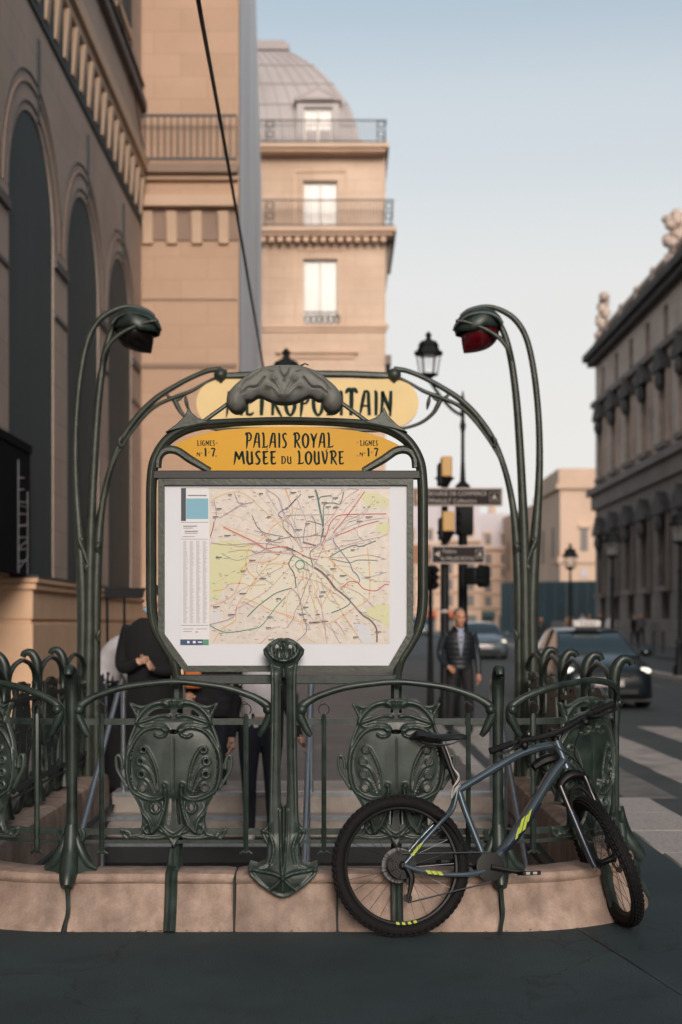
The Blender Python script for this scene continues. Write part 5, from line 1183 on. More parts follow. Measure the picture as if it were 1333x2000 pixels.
for s_ in (-1,1):
    bpart('seat_stay', tb(Bk,[(STa-.002,STb-.02,s_*.012,.011),(.265,.60,s_*.028,.010),(.20,.545,s_*.052,.010),(.10,.45,s_*.062,.010),(.03,.375,s_*.065,.011),(.005,.35,s_*.065,.012)]), 'bike_blue')
    bpart('chain_stay', tb(Bk,[(.0,.342,s_*.065,.012),(.07,.315,s_*.064,.012),(.20,.290,s_*.058,.011),(.34,.288,s_*.050,.013),(BBa,BBb-.012,s_*.035,.014)]), 'bike_blue')
    for (a,b) in ((.045,.395),(.06,.412),(.075,.428)):
        q = [Bk(a+x,b+y,s_*.0765) for x,y in ((-.016,-.006),(.0,-.012),(.022,.018),(.006,.012))]; bpart('frame_decal', MB().add(q,[(0,1,2,3)]), 'neon', fix=False)
    for k in range(3):
        a, b = .11+.028*k, .305-.004*k; q = [Bk(a+x,b+y,s_*.0762) for x,y in ((-.012,.010),(.012,.008),(.024,-.010),(.004,-.010))]; bpart('frame_decal', MB().add(q,[(0,1,2,3)]), 'neon', fix=False)
for (a,b,l) in ((.585,.480,1.0),(.605,.515,1.3),(.628,.530,1.3),(.648,.560,1.0)):
    q = [Bk(a+x*l,b+y*l,.0375) for x,y in ((-.014,-.036),(.0,-.026),(.020,.036),(.004,.020))]; bpart('frame_decal', MB().add(q,[(0,1,2,3)]), 'neon', fix=False)
bpart('stay_mudguard', MB().prism([(0,0),(1,0),(1,1),(0,1)],0,1) if False else tb(Bk,[(.17,.575,0,.006,.050),(.22,.555,0,.007,.052),(.27,.50,0,.006,.048),(.30,.44,0,.005,.040)],6), 'bike_black')
bpart('seat_collar', MB().tube([Bk(STa,STb+.005),Bk(STa-.008,STb+.03)], .0215, 12), 'bike_black')
bpart('seat_post', MB().tube([Bk(STa,STb,0),Bk(.232,.915,0)], .0145, 12), 'bike_black')
# saddle
vs_, fs_ = [], []; sec = [(-.145,.966,.062,.012),(-.125,.972,.074,.020),(-.07,.962,.070,.022),(-.01,.955,.046,.020),(.05,.957,.028,.017),(.10,.960,.021,.014),(.128,.957,.012,.008)]
sec = cr(sec,4); sg = 14
for (a,b,w,hh) in sec:
    for k in range(sg):
        t = 2*math.pi*k/sg; vs_.append(Bk(.235+a, b+hh*math.sin(t)*(1 if math.sin(t)>0 else .9)-(.012*abs(math.cos(t))**3), w*math.cos(t)))
for i in range(len(sec)-1):
    for k in range(sg): l = (k+1)%sg; fs_.append((i*sg+k,i*sg+l,(i+1)*sg+l,(i+1)*sg+k))
fs_ += [tuple(range(sg))[::-1], tuple((len(sec)-1)*sg+k for k in range(sg))]
sad = bpart('saddle', MB().add(vs_,fs_), 'saddle', sharp=60)
for s_ in (-1,1): part('saddle_rail', tb(Bk,[(.115,.95,s_*.022,.0035),(.16,.925,s_*.022,.0035),(.27,.922,s_*.020,.0035),(.345,.95,s_*.012,.0035)],6), M['bike_steel'], sad)
for i,(o1,o2) in enumerate(((.0,.0),(.012,.008),(-.008,.014))):
    bpart('lock_cord', tb(Bk,[(STa+.01,STb+.005+o1,.026,.003),(STa-.012,STb-.02+o2,.03,.003),(STa-.04,STb-.06,.02+o1,.003),(STa-.03,STb-.01,.03,.003),(STa+.005,STb+.035+o2,.028,.003),(STa-.02,STb+.09,.02,.0026),(.262,.87,.016,.0024),(.235,.945,.012,.002)],6), 'cord')
# transmission
cr_ = bpart('crankset', MB().tube([Bk(BBa,BBb,c) for c in (.046,.047,.052,.053)], [.064,.071,.071,.064], 30), 'bike_black', sharp=30)
ca = rad(-12)
for s_, da in ((1,0),(-1,math.pi)):
    a1, b1 = BBa+.172*math.cos(ca+da), BBb+.172*math.sin(ca+da)
    part('crank_arm', tb(Bk,[(BBa,BBb,s_*.062,.015,.011),(BBa+.09*math.cos(ca+da),BBb+.09*math.sin(ca+da),s_*.066,.012,.009),(a1,b1,s_*.070,.013,.010)],8), M['bike_black'], cr_)
    pd = MB(); pts = []
    for c in (.078,.170):
        pts += [Bk(a1+x,b1+y,s_*c) for x,y in ((-.046,-.010),(.046,-.010),(.046,.010),(-.046,.010))]
    pd.add(pts,[(0,1,2,3),(4,5,6,7),(0,1,5,4),(1,2,6,5),(2,3,7,6),(3,0,4,7)]); part('pedal', pd, M['bike_black'], cr_, bevel=.004)
for k in range(2): part('pedal_reflector', MB().add([Bk(BBa+.172*math.cos(ca)-.03+.035*k+x,BBb+.172*math.sin(ca)+y,.1705) for x,y in ((0,-.006),(.02,-.006),(.02,.006),(0,.006))],[(0,1,2,3)]), M['cord'], cr_, fix=False)
bpart('rear_derailleur', tb(Bk,[(.01,.335,.055,.012),(.035,.29,.06,.016),(.028,.235,.058,.012),(.012,.175,.055,.008)],8), 'bike_black')
for (a,b) in ((.03,.265),(.014,.185)): bpart('jockey_wheel', MB().tube([Bk(a,b,c) for c in (.046,.058)], [.021,.021], 14), 'bike_black')
bpart('chain', MB().tube([Bk(.014,.164,.050),Bk(.2,.20,.050),Bk(BBa,BBb-.071,.050)], .0042, 6).tube([Bk(0,.395,.040),Bk(BBa,BBb+.071,.050)], .0042, 6), 'bike_steel', kind='stuff')
# fork, stem, bars: all turn with the wheel
def sa(t, off=0, c=0): q = (fq.x+hd2.x*t+pd2.x*off, fq.y+hd2.y*t+pd2.y*off, c); return q
fk = bpart('fork', tb(Sk,[(*sa(.40,.0,-.075)[:3],.020),(*sa(.435,0,-.05),.022,.026),(*sa(.45,0,0),.026,.030),(*sa(.435,0,.05),.022,.026),(*sa(.40,0,.075),.020)],10), 'bike_black')
for s_ in (-1,1):
    part('stanchion', tb(Sk,[(*sa(.42,.01,s_*.068),.016),(*sa(.27,.02,s_*.068),.016)],10), M['bike_steel'], fk)
    part('lower_leg', tb(Sk,[(*sa(.29,.02,s_*.068),.021),(*sa(.15,.03,s_*.068),.022),(*sa(.02,.04,s_*.066),.019),(*sa(-.01,.045,s_*.062),.016)],10), M['bike_navy'], fk)
    for k in range(2):
        t0 = .12+.055*k; part('fork_decal', MB().add([Sk(*sa(t0+x,.03+y,s_*.0905)) for x,y in ((-.02,-.004),(.0,-.014),(.04,.002),(.012,.012))],[(0,1,2,3)]), M['neon'], fk, fix=False)
part('fork_brace', tb(Sk,[(*sa(.285,.02,-.068),.012),(*sa(.37,.03,-.03),.012),(*sa(.385,.03,0),.013),(*sa(.37,.03,.03),.012),(*sa(.285,.02,.068),.012)],8), M['bike_black'], fk)
stm = bpart('stem', tb(Sk,[(*sa(.64,0,0),.020),(*sa(.665,0,0),.021),(*sa(.67,.03,0),.018),(*sa(.675,.06,0),.020)],10), 'bike_black')
part('spacer', MB().tube([Sk(*sa(.632)),Sk(*sa(.70))], .019, 12), M['bike_black'], stm)
bar = bpart('handlebar', tb(Sk,[(*sa(.705,.02,-.335),.011),(*sa(.70,.03,-.20),.011),(*sa(.68,.055,-.08),.014),(*sa(.675,.06,0),.0158),(*sa(.68,.055,.08),.014),(*sa(.70,.03,.20),.011),(*sa(.705,.02,.335),.011)],9), 'bike_black')
for s_ in (-1,1):
    part('grip', MB().tube([Sk(*sa(.702,.026,s_*.225)),Sk(*sa(.703,.022,s_*.285)),Sk(*sa(.705,.02,s_*.345))], [.016,.0165,.017], 10), M['tyre'], bar)
    part('brake_lever', tb(Sk,[(*sa(.695,.035,s_*.19),.013),(*sa(.685,.07,s_*.20),.009),(*sa(.675,.085,s_*.26),.006),(*sa(.675,.075,s_*.33),.006)],7), M['bike_black'], bar)
    part('shifter', tb(Sk,[(*sa(.69,.03,s_*.165),.017),(*sa(.67,.035,s_*.17),.02),(*sa(.655,.03,s_*.18),.012)],8), M['bike_black'], bar)
    part('brake_cable', tb(Sk,[(*sa(.69,.06,s_*.18),.0028),(*sa(.66,.16,s_*.10),.0028),(*sa(.56,.15,s_*.02),.0028),(*sa(.46,.08,-.05),.0028),(*sa(.25,.05,-.085),.0025)],6), M['bike_black'], bar)
part('bell', MB().ball(Sk(*sa(.715,.03,.13)), .018, 10, 7), M['bike_steel'], bar)
fr_ = bpart('frame_pouch', tb(Bk,[(.70,.80,0,.020,.020),(.75,.83,0,.026,.036),(.80,.845,0,.026,.040),(.83,.86,0,.018,.026)],8), 'bike_black')
# ================================================================ STREET FURNITURE
M['lamp_black'] = mat('lamp_post_paint', (.006,.008,.009), .6, var=.2, scale=8, spec=.25)
M['lantern_glass'] = mat('lantern_glass', (.5,.52,.52), .1, alpha=.14)
M['signal_tan'] = mat('sunlit_signal_tan', (.50,.29,.09), .5)
M['sign_brown'] = mat('direction_sign_brown', (.016,.011,.010), .6, spec=.2)
M['sign_edge'] = mat('direction_sign_border', (.42,.34,.31), .5)
M['sign_txt'] = mat('sign_white_text', (.36,.33,.31), .5)
M['sign_arrow'] = mat('sign_ochre', (.30,.13,.05), .5)
def lantern(root, c, s, pole_top=False):
    """six-sided street lantern hung at c (top of its glass body), scale s"""
    x,y,z = c
    def hexr(prof): return MB().lathe([(r*s,h*s) for r,h in prof], x, y, z, seg=6)
    part('lantern_roof', hexr([(.30,0),(.31,.03),(.22,.20),(.24,.22),(.18,.32),(.07,.36),(.05,.42),(.08,.46),(.02,.54)]), M['lamp_black'], root, world=True, sharp=25)
    part('lantern_glass', hexr([(.27,-.01),(.20,-.42)]), M['lantern_glass'], root, world=True, sharp=25)
    for k in range(6):
        a = math.pi*k/3; part('glazing_bar', MB().tube([(x+.275*s*math.cos(a),y+.275*s*math.sin(a),z),(x+.205*s*math.cos(a),y+.205*s*math.sin(a),z-.42*s)], .012*s, 5), M['lamp_black'], root, world=True)
    part('lantern_base', hexr([(.22,-.42),(.22,-.45),(.10,-.50),(.05,-.55)]), M['lamp_black'], root, world=True, sharp=25)
    for k in range(6):
        a = math.pi*k/3; part('roof_finial', MB().ball((x+.29*s*math.cos(a),y+.29*s*math.sin(a),z+.05*s),(.035*s,.035*s,.06*s),6,5), M['lamp_black'], root, world=True)
def lamp_post(x, y, z0, top, s, label, group=None):
    t = thing('street_lamp', label, 'street lamp', (x,y,z0), group=group)
    part('pole', MB().lathe([(.20*s,0),(.20*s,.25*s),(.13*s,.35*s),(.11*s,.9*s),(.14*s,.95*s),(.075*s,1.05*s),(.06*s,(top-z0)*.6),(.085*s,(top-z0)*.62),(.05*s,(top-z0)*.64),(.04*s,top-z0-.98*s),(.07*s,top-z0-.95*s),(.05*s,top-z0-.9*s)], x, y, z0, seg=12), M['lamp_black'], t, world=True)
    lantern(t, (x,y,top-.54*s), s); return t
# lamp behind the map case: only its crown shows over the carved crest
zt = P(560,680,25).z; lamp_post((560-667)*25/FPX, 25, 0, zt, 1.05, 'black crowned street lamp peeping over the carved crest of the map sign')
# bracket lamp over the crossing
lx, ly = (905-667)*24.5/FPX, 24.5
bl = thing('bracket_lamp', 'black street lantern on a bracket of the tall signal mast', 'street lamp', (lx,ly,-.1))
part('mast', MB().lathe([(.16,-.1),(.16,.2),(.10,.3),(.085,1.5),(.075,P(0,955,24.5).z),(.13,P(0,953,24.5).z),(.13,P(0,949,24.5).z),(.05,P(0,940,24.5).z),(.032,P(0,900,24.5).z),(.03,P(0,845,24.5).z),(.055,P(0,832,24.5).z),(.03,P(0,820,24.5).z),(.04,P(0,795,24.5).z),(.07,P(0,788,24.5).z),(.03,P(0,778,24.5).z),(.01,P(0,764,24.5).z)], lx, ly, 0, seg=12), M['lamp_black'], bl, world=True)
bp_ = cr([P(905,812,24.5),P(885,800,24.5),P(862,775,24.5),P(846,752,24.5),P(838,742,24.5)],5); part('bracket', MB().tube([Vector(p) for p in bp_], .03, 7), M['lamp_black'], bl, world=True)
lantern(bl, P(838,694,24.5), .76)
# sign mast with two direction signs
SY = 22.0
def ps(x,y,d=0): p = P(x,y,SY); return Vector((p.x,SY-d,p.z))
sm_ = thing('sign_mast', 'dark mast carrying two small tan signal boxes beside the direction signs', 'mast', (ps(870,0).x,SY,0))
part('pole', MB().lathe([(.11,0),(.11,.3),(.07,.4),(.065,2.6),(.05,2.7),(.05,ps(0,945).z)], ps(870,0).x, SY+.05, 0, seg=12), M['lamp_black'], sm_, world=True)
for (x0,x1,y0,y1) in ((856,883,893,940),(858,887,1000,1046)):
    hs = part('signal_housing', MB().box(ps(x0,0).x,ps(x0+9,0).x,SY-.14,SY+.2,ps(0,y1+8).z,ps(0,y0+12).z), M['lamp_black'], sm_, world=True, bevel=.02)
    part('signal_back', MB().box(ps(x0+6,0).x,ps(x1,0).x,SY-.16,SY+.14,ps(0,y1-7).z,ps(0,y0).z), M['signal_tan'], hs, bevel=.02)
    part('signal_neck', MB().lathe([(.16,0),(.10,-.06),(.05,-.16)], ps((x0+x1)/2,0).x, SY, ps(0,y1-7).z, seg=10), M['lamp_black'], hs)
part('white_band', MB().lathe([(.068,0),(.068,.05)], ps(870,0).x, SY+.05, ps(0,1197).z, seg=12), M['sign_edge'], sm_, world=True)
def dsign(x0,x1,y0,y1,label,lines,arrow,icon):
    t = thing('direction_sign', label, 'sign', (ps((x0+x1)/2,0).x,SY-.12,ps(0,y1).z))
    part('border_plate', MB().box(ps(x0,0).x,ps(x1,0).x,SY-.13,SY-.10,ps(0,y1).z,ps(0,y0).z), M['sign_edge'], t, world=True, bevel=.006)
    f = part('face_plate', MB().box(ps(x0+3,0).x,ps(x1-3,0).x,SY-.136,SY-.128,ps(0,y1-3).z,ps(0,y0+3).z), M['sign_brown'], t, world=True)
    part('clamp', MB().box(ps(864,0).x,ps(877,0).x,SY-.10,SY+.0,ps(0,(y0+y1)/2+4).z,ps(0,(y0+y1)/2-4).z), M['lamp_black'], t, world=True)
    for (txt,xx,yy,sz,wd) in lines:
        cu = bpy.data.curves.new('lettering','FONT'); cu.body = txt; cu.size = sz*SY/FPX*1.15; cu.extrude = .001; tmp = bpy.data.objects.new('tmp',cu); COL.objects.link(tmp)
        bpy.context.view_layer.update(); me = bpy.data.meshes.new_from_object(tmp.evaluated_get(bpy.context.evaluated_depsgraph_get())); bpy.data.objects.remove(tmp)
        co = np.array([v.co[:] for v in me.vertices]); k = wd*SY/FPX/(co[:,0].max()-co[:,0].min()); o0 = ps(xx,yy,.138)
        for v in me.vertices: v.co = (o0.x+(v.co.x-co[:,0].min())*k, SY-.138-v.co.z*.2, o0.z+v.co.y)
        me.materials.clear(); me.materials.append(M['sign_txt']); o = bpy.data.objects.new('lettering',me); linked(o,f,kind='stuff')
    if arrow: a,b_,ln = arrow; part('arrow', MB().add([ps(a,b_,.138),ps(a+ln,b_-6,.138),ps(a+ln,b_+6,.138)],[(0,1,2)]), M['sign_txt'], f, fix=False)
    a,b_,w = icon
    part('icon_frame', MB().tube([ps(a+dx*w,b_+dy*w,.138) for dx,dy in ((-1,-1),(1,-1),(1,1),(-1,1))], .006, 5, closed=True), M['sign_txt'], f)
    part('icon', MB().add([ps(a,b_-w*.7,.139),ps(a-w*.6,b_+w*.7,.139),ps(a,b_+w*.3,.139),ps(a+w*.6,b_+w*.7,.139)],[(0,1,2,3)]), M['sign_txt'], f, fix=False)
dsign(806,981,954,990,'long brown direction sign for the Bourse de Commerce, upper of two',[('BOURSE DE COMMERCE',838,969,9,112),('PINAULT Collection',838,983,9,92)],(826,972,-12),(965,972,9))
part('ochre_patch', MB().box(ps(811,0).x,ps(835,0).x,SY-.1375,SY-.135,ps(0,986).z,ps(0,958).z), M['sign_arrow'], bpy.data.objects['direction_sign'], world=True)
dsign(842,947,1066,1102,'shorter brown direction sign for the Palais Royal theatre, lower of two',[('Théâtre',863,1081,9,28),('du PALAIS ROYAL',861,1095,9,66)],(848,1083,11),(937,1083,8))
t = thing('direction_sign','small ochre direction sign mostly hidden behind the map frame','sign',(ps(830,0).x,SY+.2,ps(0,1100).z)); part('face_plate', MB().box(ps(800,0).x,ps(841,0).x,SY+.15,SY+.18,ps(0,1100).z,ps(0,1064).z), M['sign_arrow'], t, world=True); part('stay', MB().tube([ps(843,1085,-.165),ps(868,1085,-.1)],.015,6), M['lamp_black'], t, world=True)
# traffic signals
def signal(px, D, y0, y1, w, label, tilt=0, pole=True, low=-.1):
    c = P(px,(y0+y1)/2,D); h = (y1-y0)*D/FPX; ww = w*D/FPX/2
    t = thing('traffic_signal', label, 'traffic light', (c.x,D,low))
    b = MB().box(-ww,ww,-.12,.12,-h/2,h/2); R_ = Matrix.Rotation(rad(tilt),3,'Z'); b.xf(lambda p: R_ @ p + c)
    part('housing', b, M['lamp_black'], t, world=True, bevel=.03)
    for k in range(3):
        b = MB().tube([(0,-.12,h*(.3-.3*k)),(0,-.26,h*(.3-.3*k)-.01)], [ww*.75,ww*.7], 12); b.xf(lambda p: R_ @ p + c); part('visor', b, M['lamp_black'], t, world=True)
    if pole: part('pole', MB().lathe([(.07,low),(.05,1.0),(.04,c.z-h/2)], c.x, D+.05, 0, seg=10), M['lamp_black'], t, world=True)
    return t
signal(908,23.6,985,1045,34,'black traffic signal on the lamp mast behind the upper direction sign',0,False,2.6)
signal(926,23.6,1108,1142,34,'small black pedestrian signal turned to the street below the lower direction sign',55,False,1.9)
signal(842,26,1104,1152,19,'grey-green traffic signal on a thin pole beside the map frame',20,True)
# lamps on the lane separator
for (px,D,lab) in ((1115,57,'slim black street lamp on the lane separator before the far pavilion'),(1197,47,'slim black street lamp on the lane separator before the palace wing'),(1330,39,'slim black street lamp on the lane separator by the paired bollards')):
    X = (px-667)*D/FPX; lamp_post(X, D, road_z(D)+.1, 4.75, 1.0, lab)
# bollards
M['bollard'] = mat('bollard_paint', (.012,.016,.020), .5)
bm_ = MB().lathe([(.06,0),(.05,.05),(.042,.1),(.042,.82),(.06,.86),(.06,.95),(.035,1.02),(.01,1.04)],seg=12).mesh('bollard'); bm_.materials.append(M['bollard'])
for (X,Y,lab) in ((9.18,38.6,'dark slim bollard on the lane separator beside the taxi'),(12.75,58,'dark slim bollard at the far kerb behind the taxi')):
    o = bpy.data.objects.new('bollard',bm_); linked(o,None,lab,'bollard','bollards along the street'); o.location = (X,Y,road_z(Y)+.1)
for i in range(7):
    Y = 50+i*5; o = bpy.data.objects.new('bollard',bm_); linked(o,None,'short bollard in the row along the palace pavement','bollard','row of palace pavement bollards'); o.location = (13.6,Y,road_z(Y)+.12); o.scale = (1.1,1.1,.95)
# overhead cable
pts = [Vector(P(388,0,9.5))+Vector((-.02,-.6,.25)), P(388,0,9.5), P(420,175,11.5), P(452,352,14), P(486,548,18), P(513,705,22), P(545,900,25.0)]
solo('overhead_cable', MB().tube([tuple(p) for p in cr([tuple(p) for p in pts],8)], .0165, 8), M['wire'], 'black overhead cable sloping down in front of the wrapped building', 'cable')
# black trestle stand by the base wall
ts = thing('trestle_stand','black high trestle stand beside the stone base wall','stand',((250-667)*15/FPX,15,0))
tx0, tx1 = (209-667)*15/FPX, (296-667)*15/FPX
part('top_board', MB().box(tx0,tx1,14.85,15.15,P(0,1168,15).z,P(0,1149,15).z), M['lamp_black'], ts, world=True)
for X in (tx0+.02,tx0+.2,tx1-.02): part('leg', MB().tube([(X,14.9,1.8),(X+.03,14.8,0)], .014, 6), M['lamp_black'], ts, world=True)

# ================================================================ CARS
M['taxi_paint'] = mat('black_car_paint', (.006,.010,.014), .3, coat=.35)
M['car_paint_b'] = mat('grey_blue_car_paint', (.10,.13,.15), .25, coat=.6)
M['car_glass'] = mat('car_glass', (.016,.032,.038), .12, spec=.5, coat=.1)
M['headlamp'] = mat('lit_headlamp', (.9,.85,.75), .2, emit=(1,.93,.78), estr=.55)
M['plate'] = mat('number_plate', (.45,.40,.40), .5); M['taxi_sign'] = mat('taxi_roof_sign', (.66,.64,.62), .4)
M['car_black'] = mat('car_black_plastic', (.008,.008,.009), .6); M['rimm'] = mat('alloy_rim', (.18,.19,.20), .35, metal=.8)
def car(label, paint, loc, rz, taxi=False):
    t = thing('car', label, 'car', loc, rz)
    q = lambda n, mb, m, parent=None, **k: part(n, mb, M[m], parent or t, **k)
    # stations along y: 0 = nose (towards -Y), rear at 4.45
    st = [(0.0,.60,.30,.60),(.06,.74,.22,.70),(.25,.83,.18,.80),(.6,.87,.17,.90),(1.05,.88,.17,.985),(1.6,.885,.17,1.0),(2.6,.885,.17,1.01),(3.4,.88,.18,1.03),(4.0,.85,.22,1.05),(4.35,.78,.30,1.03),(4.45,.66,.40,.95)]
    st = cr(st,3); vs_ = []; fs_ = []; N_ = 15
    for (y,w,zb,ztp) in st:
        half = [(w*.90,zb),(w*.99,zb+.10),(w,zb+.3*(ztp-zb)),(w*.995,zb+.6*(ztp-zb)),(w*.96,ztp-.10),(w*.86,ztp-.03),(w*.5,ztp+.01),(0,ztp+.025)]
        pr2 = [(-a,b) for a,b in half]+[(a,b) for a,b in half[::-1][1:]]
        vs_ += [(a,y,b) for a,b in pr2]
    L = 15
    for i in range(len(st)-1):
        for k in range(L-1): fs_.append((i*L+k,i*L+k+1,(i+1)*L+k+1,(i+1)*L+k))
        fs_.append((i*L+L-1,i*L,(i+1)*L,(i+1)*L+L-1))
    fs_ += [tuple(range(L)), tuple((len(st)-1)*L+k for k in range(L))[::-1]]
    q('body', MB().add(vs_,fs_), paint, sharp=60)
    cab = cr([(.95,.76,.76,.985,.985),(1.25,.765,.70,.98,1.13),(1.65,.77,.63,.98,1.33),(2.05,.77,.585,.98,1.445),(2.6,.77,.575,.98,1.485),(3.2,.76,.565,.99,1.46),(3.8,.73,.56,1.0,1.32),(4.3,.68,.60,1.02,1.10)],3)
    gv, gf, rv, rf = [], [], [], []
    for (y,wb_,wt,zb,zt_) in cab:
        gv += [(-wb_,y,zb),(-wt,y,zt_-.02),(wt,y,zt_-.02),(wb_,y,zb)]; rv += [(-wt-.01,y,zt_-.05),(-wt*.96,y,zt_-.005),(-wt*.4,y,zt_+.012),(wt*.4,y,zt_+.012),(wt*.96,y,zt_-.005),(wt+.01,y,zt_-.05)]
    for i in range(len(cab)-1):
        for k in range(3): gf.append((i*4+k,i*4+k+1,(i+1)*4+k+1,(i+1)*4+k))
    q('window_glass', MB().add(gv,gf), 'car_glass', sharp=40)
    i0, i1 = 8, 16
    rv = rv[i0*6:(i1+1)*6]; rf = [(i*6+k,i*6+k+1,(i+1)*6+k+1,(i+1)*6+k) for i in range(i1-i0) for k in range(5)]
    q('roof', MB().add(rv,rf), paint, sharp=60)
    for s_ in (-1,1):
        q('front_pillar', MB().tube([(s_*(c[1]+(c[2]-c[1])*1.0),c[0],c[4]-.02) for c in cab[:10]], .028, 6), paint)
        q('mirror', MB().ball((s_*.99,1.35,1.02),(.115,.07,.08),10,7), paint)
        q('headlight', MB().ball((s_*.68,.22,.70),(.13,.12,.07),12,8), 'headlamp')
        q('door_pillar', MB().tube([(s_*.775,2.4,.98),(s_*.585,2.45,1.46)], .03, 6), 'car_black')
        for y in (.85,3.6):
            w = q('wheel', MB().lathe([(.20,-.10),(.30,-.11),(.325,-.08),(.325,.08),(.30,.11),(.20,.10)], s_*.80, y, .325, seg=24, axis='x'), 'tyre')
            part('rim', MB().lathe([(.02,.0),(.08,.02),(.19,.0),(.21,.02)], s_*.80+(.09 if s_>0 else -.11), y, .325, seg=18, axis='x'), M['rimm'], w)
    q('grille', MB().box(-.42,.42,-.012,.10,.58,.66), 'car_black', bevel=.02); q('air_intake', MB().box(-.55,.55,-.025,.1,.26,.40), 'car_black', bevel=.03)
    q('number_plate', MB().box(-.26,.26,-.045,-.02,.43,.54), 'plate')
    q('skirt', MB().box(-.8,.8,.15,4.3,.14,.2), 'car_black')
    q('wiper', MB().tube([(-.55,1.0,1.01),(.1,1.02,1.02)], .012, 5), 'car_black')
    if taxi:
        sg_ = q('taxi_sign', MB().box(-.27,.27,1.95,2.15,1.50,1.64), 'taxi_sign', bevel=.03); part('sign_base', MB().box(-.20,.20,1.98,2.12,1.44,1.50), M['car_black'], sg_)
        cu = bpy.data.curves.new('lettering','FONT'); cu.body = 'TAXI'; cu.size = .13; cu.align_x = 'CENTER'; cu.extrude = .001; tmp = bpy.data.objects.new('tmp',cu); COL.objects.link(tmp); bpy.context.view_layer.update()
        me = bpy.data.meshes.new_from_object(tmp.evaluated_get(bpy.context.evaluated_depsgraph_get())); bpy.data.objects.remove(tmp)
        for v in me.vertices: v.co = (v.co.x, 1.944-v.co.z, 1.525+v.co.y)
        me.materials.clear(); me.materials.append(M['sign_edge'] if False else M['louvre']); o = bpy.data.objects.new('lettering',me); linked(o,sg_,kind='stuff')
    return t
car('black hatchback taxi with lit roof sign and headlights driving along the street','taxi_paint',(5.02,26.6,-.1),rad(1.5),True).scale = (1.05,1.05,1.03)
car('grey car with bright headlights driving behind the man in the quilted jacket','car_paint_b',(5.75,56,road_z(56)),rad(2))
car('pale car with a lit headlight far up the street beside the map frame','car_paint_b',(6.0,108,road_z(108)),0)
# ================================================================ PEOPLE
M['skin'] = mat('skin', (.48,.24,.15), .5, var=.06, scale=20); M['skin2'] = mat('skin_pale', (.55,.33,.24), .5)
M['hair_grey'] = mat('grey_hair', (.16,.145,.13), .7, var=.4, scale=60, bump=.4, bscale=150); M['hair_dark'] = mat('dark_hair', (.014,.010,.008), .6, var=.3, scale=60)
M['navy'] = mat('navy_quilted_nylon', (.007,.010,.015), .5, bump=.15, bscale=25); M['navy_sleeve'] = mat('navy_sleeve', (.011,.019,.028), .5)
M['shirt_blue'] = mat('pale_blue_shirt', (.30,.34,.44), .7); M['trouser'] = mat('black_trousers', (.008,.008,.010), .8); M['shoe'] = mat('black_shoe', (.010,.008,.008), .5)
M['coat'] = mat('black_wool_coat', (.006,.006,.008), .9, bump=.2, bscale=80); M['white_cloth'] = mat('white_cloth', (.62,.60,.62), .8, var=.08, scale=10); M['jeans'] = mat('dark_navy_jeans', (.010,.012,.022), .85)
M['white_shoe'] = mat('white_trainer', (.60,.56,.52), .6); M['mask'] = mat('pale_blue_mask', (.30,.48,.58), .8); M['tan_cloth'] = mat('tan_cloth', (.33,.21,.12), .8); M['orange'] = mat('orange_fabric', (.55,.14,.03), .7); M['eye'] = mat('eye_dark', (.02,.015,.012), .3); M['lip'] = mat('lip', (.32,.12,.09), .5); M['grey_cloth'] = mat('grey_cloth', (.07,.07,.08), .8)
def limb(pts, seg=12, n=4):
    """(x,y,z,rx,ry) control points -> closed tapered tube"""
    sp = cr([p if len(p) == 5 else (*p, p[3]) for p in pts], n)
    return MB().tube([tuple(p[:3]) for p in sp], [(p[3],p[4]) for p in sp], seg)
def hand_mb(w, d, side, grip=.5, s=1.0):
    """palm + five bent fingers. w = wrist point, d = direction of the hand, side = thumb side vector"""
    w, d, sd_ = Vector(w), Vector(d).normalized(), Vector(side); sd_ = (sd_-d*sd_.dot(d)).normalized(); nrm = d.cross(sd_)
    mb = limb([(*w,.026*s,.020*s),(*(w+d*.04*s),.034*s,.017*s),(*(w+d*.085*s),.038*s,.015*s)],10,3)
    out = [mb]
    for i,(o,l) in enumerate(((.030,.072),(.010,.080),(-.010,.074),(-.030,.058))):
        b0 = w+d*.085*s+sd_*o*s; p = [b0-d*.02*s]; dd = d.copy(); a = b0
        p.append(b0)
        for k in range(3):
            dd = (dd+nrm*grip*.55).normalized(); a = a+dd*l*s/3; p.append(a)
        out.append(MB().tube(cr([tuple(x) for x in p],2), [.0095*s]*(2*(len(p)-1))+[.007*s], 7))
    t0 = w+d*.03*s+sd_*.026*s; t1 = t0+(sd_*.7+d*.5+nrm*.25).normalized()*.034*s; t2 = t1+(d+nrm*.5*grip).normalized()*.034*s
    out.append(MB().tube([tuple(t0-sd_*.015*s),tuple(t0),tuple(t1),tuple(t2)], [.013*s,.0125*s,.0105*s,.008*s], 7))
    r = MB()
    for m in out: r.add(m.v, m.f)
    return r
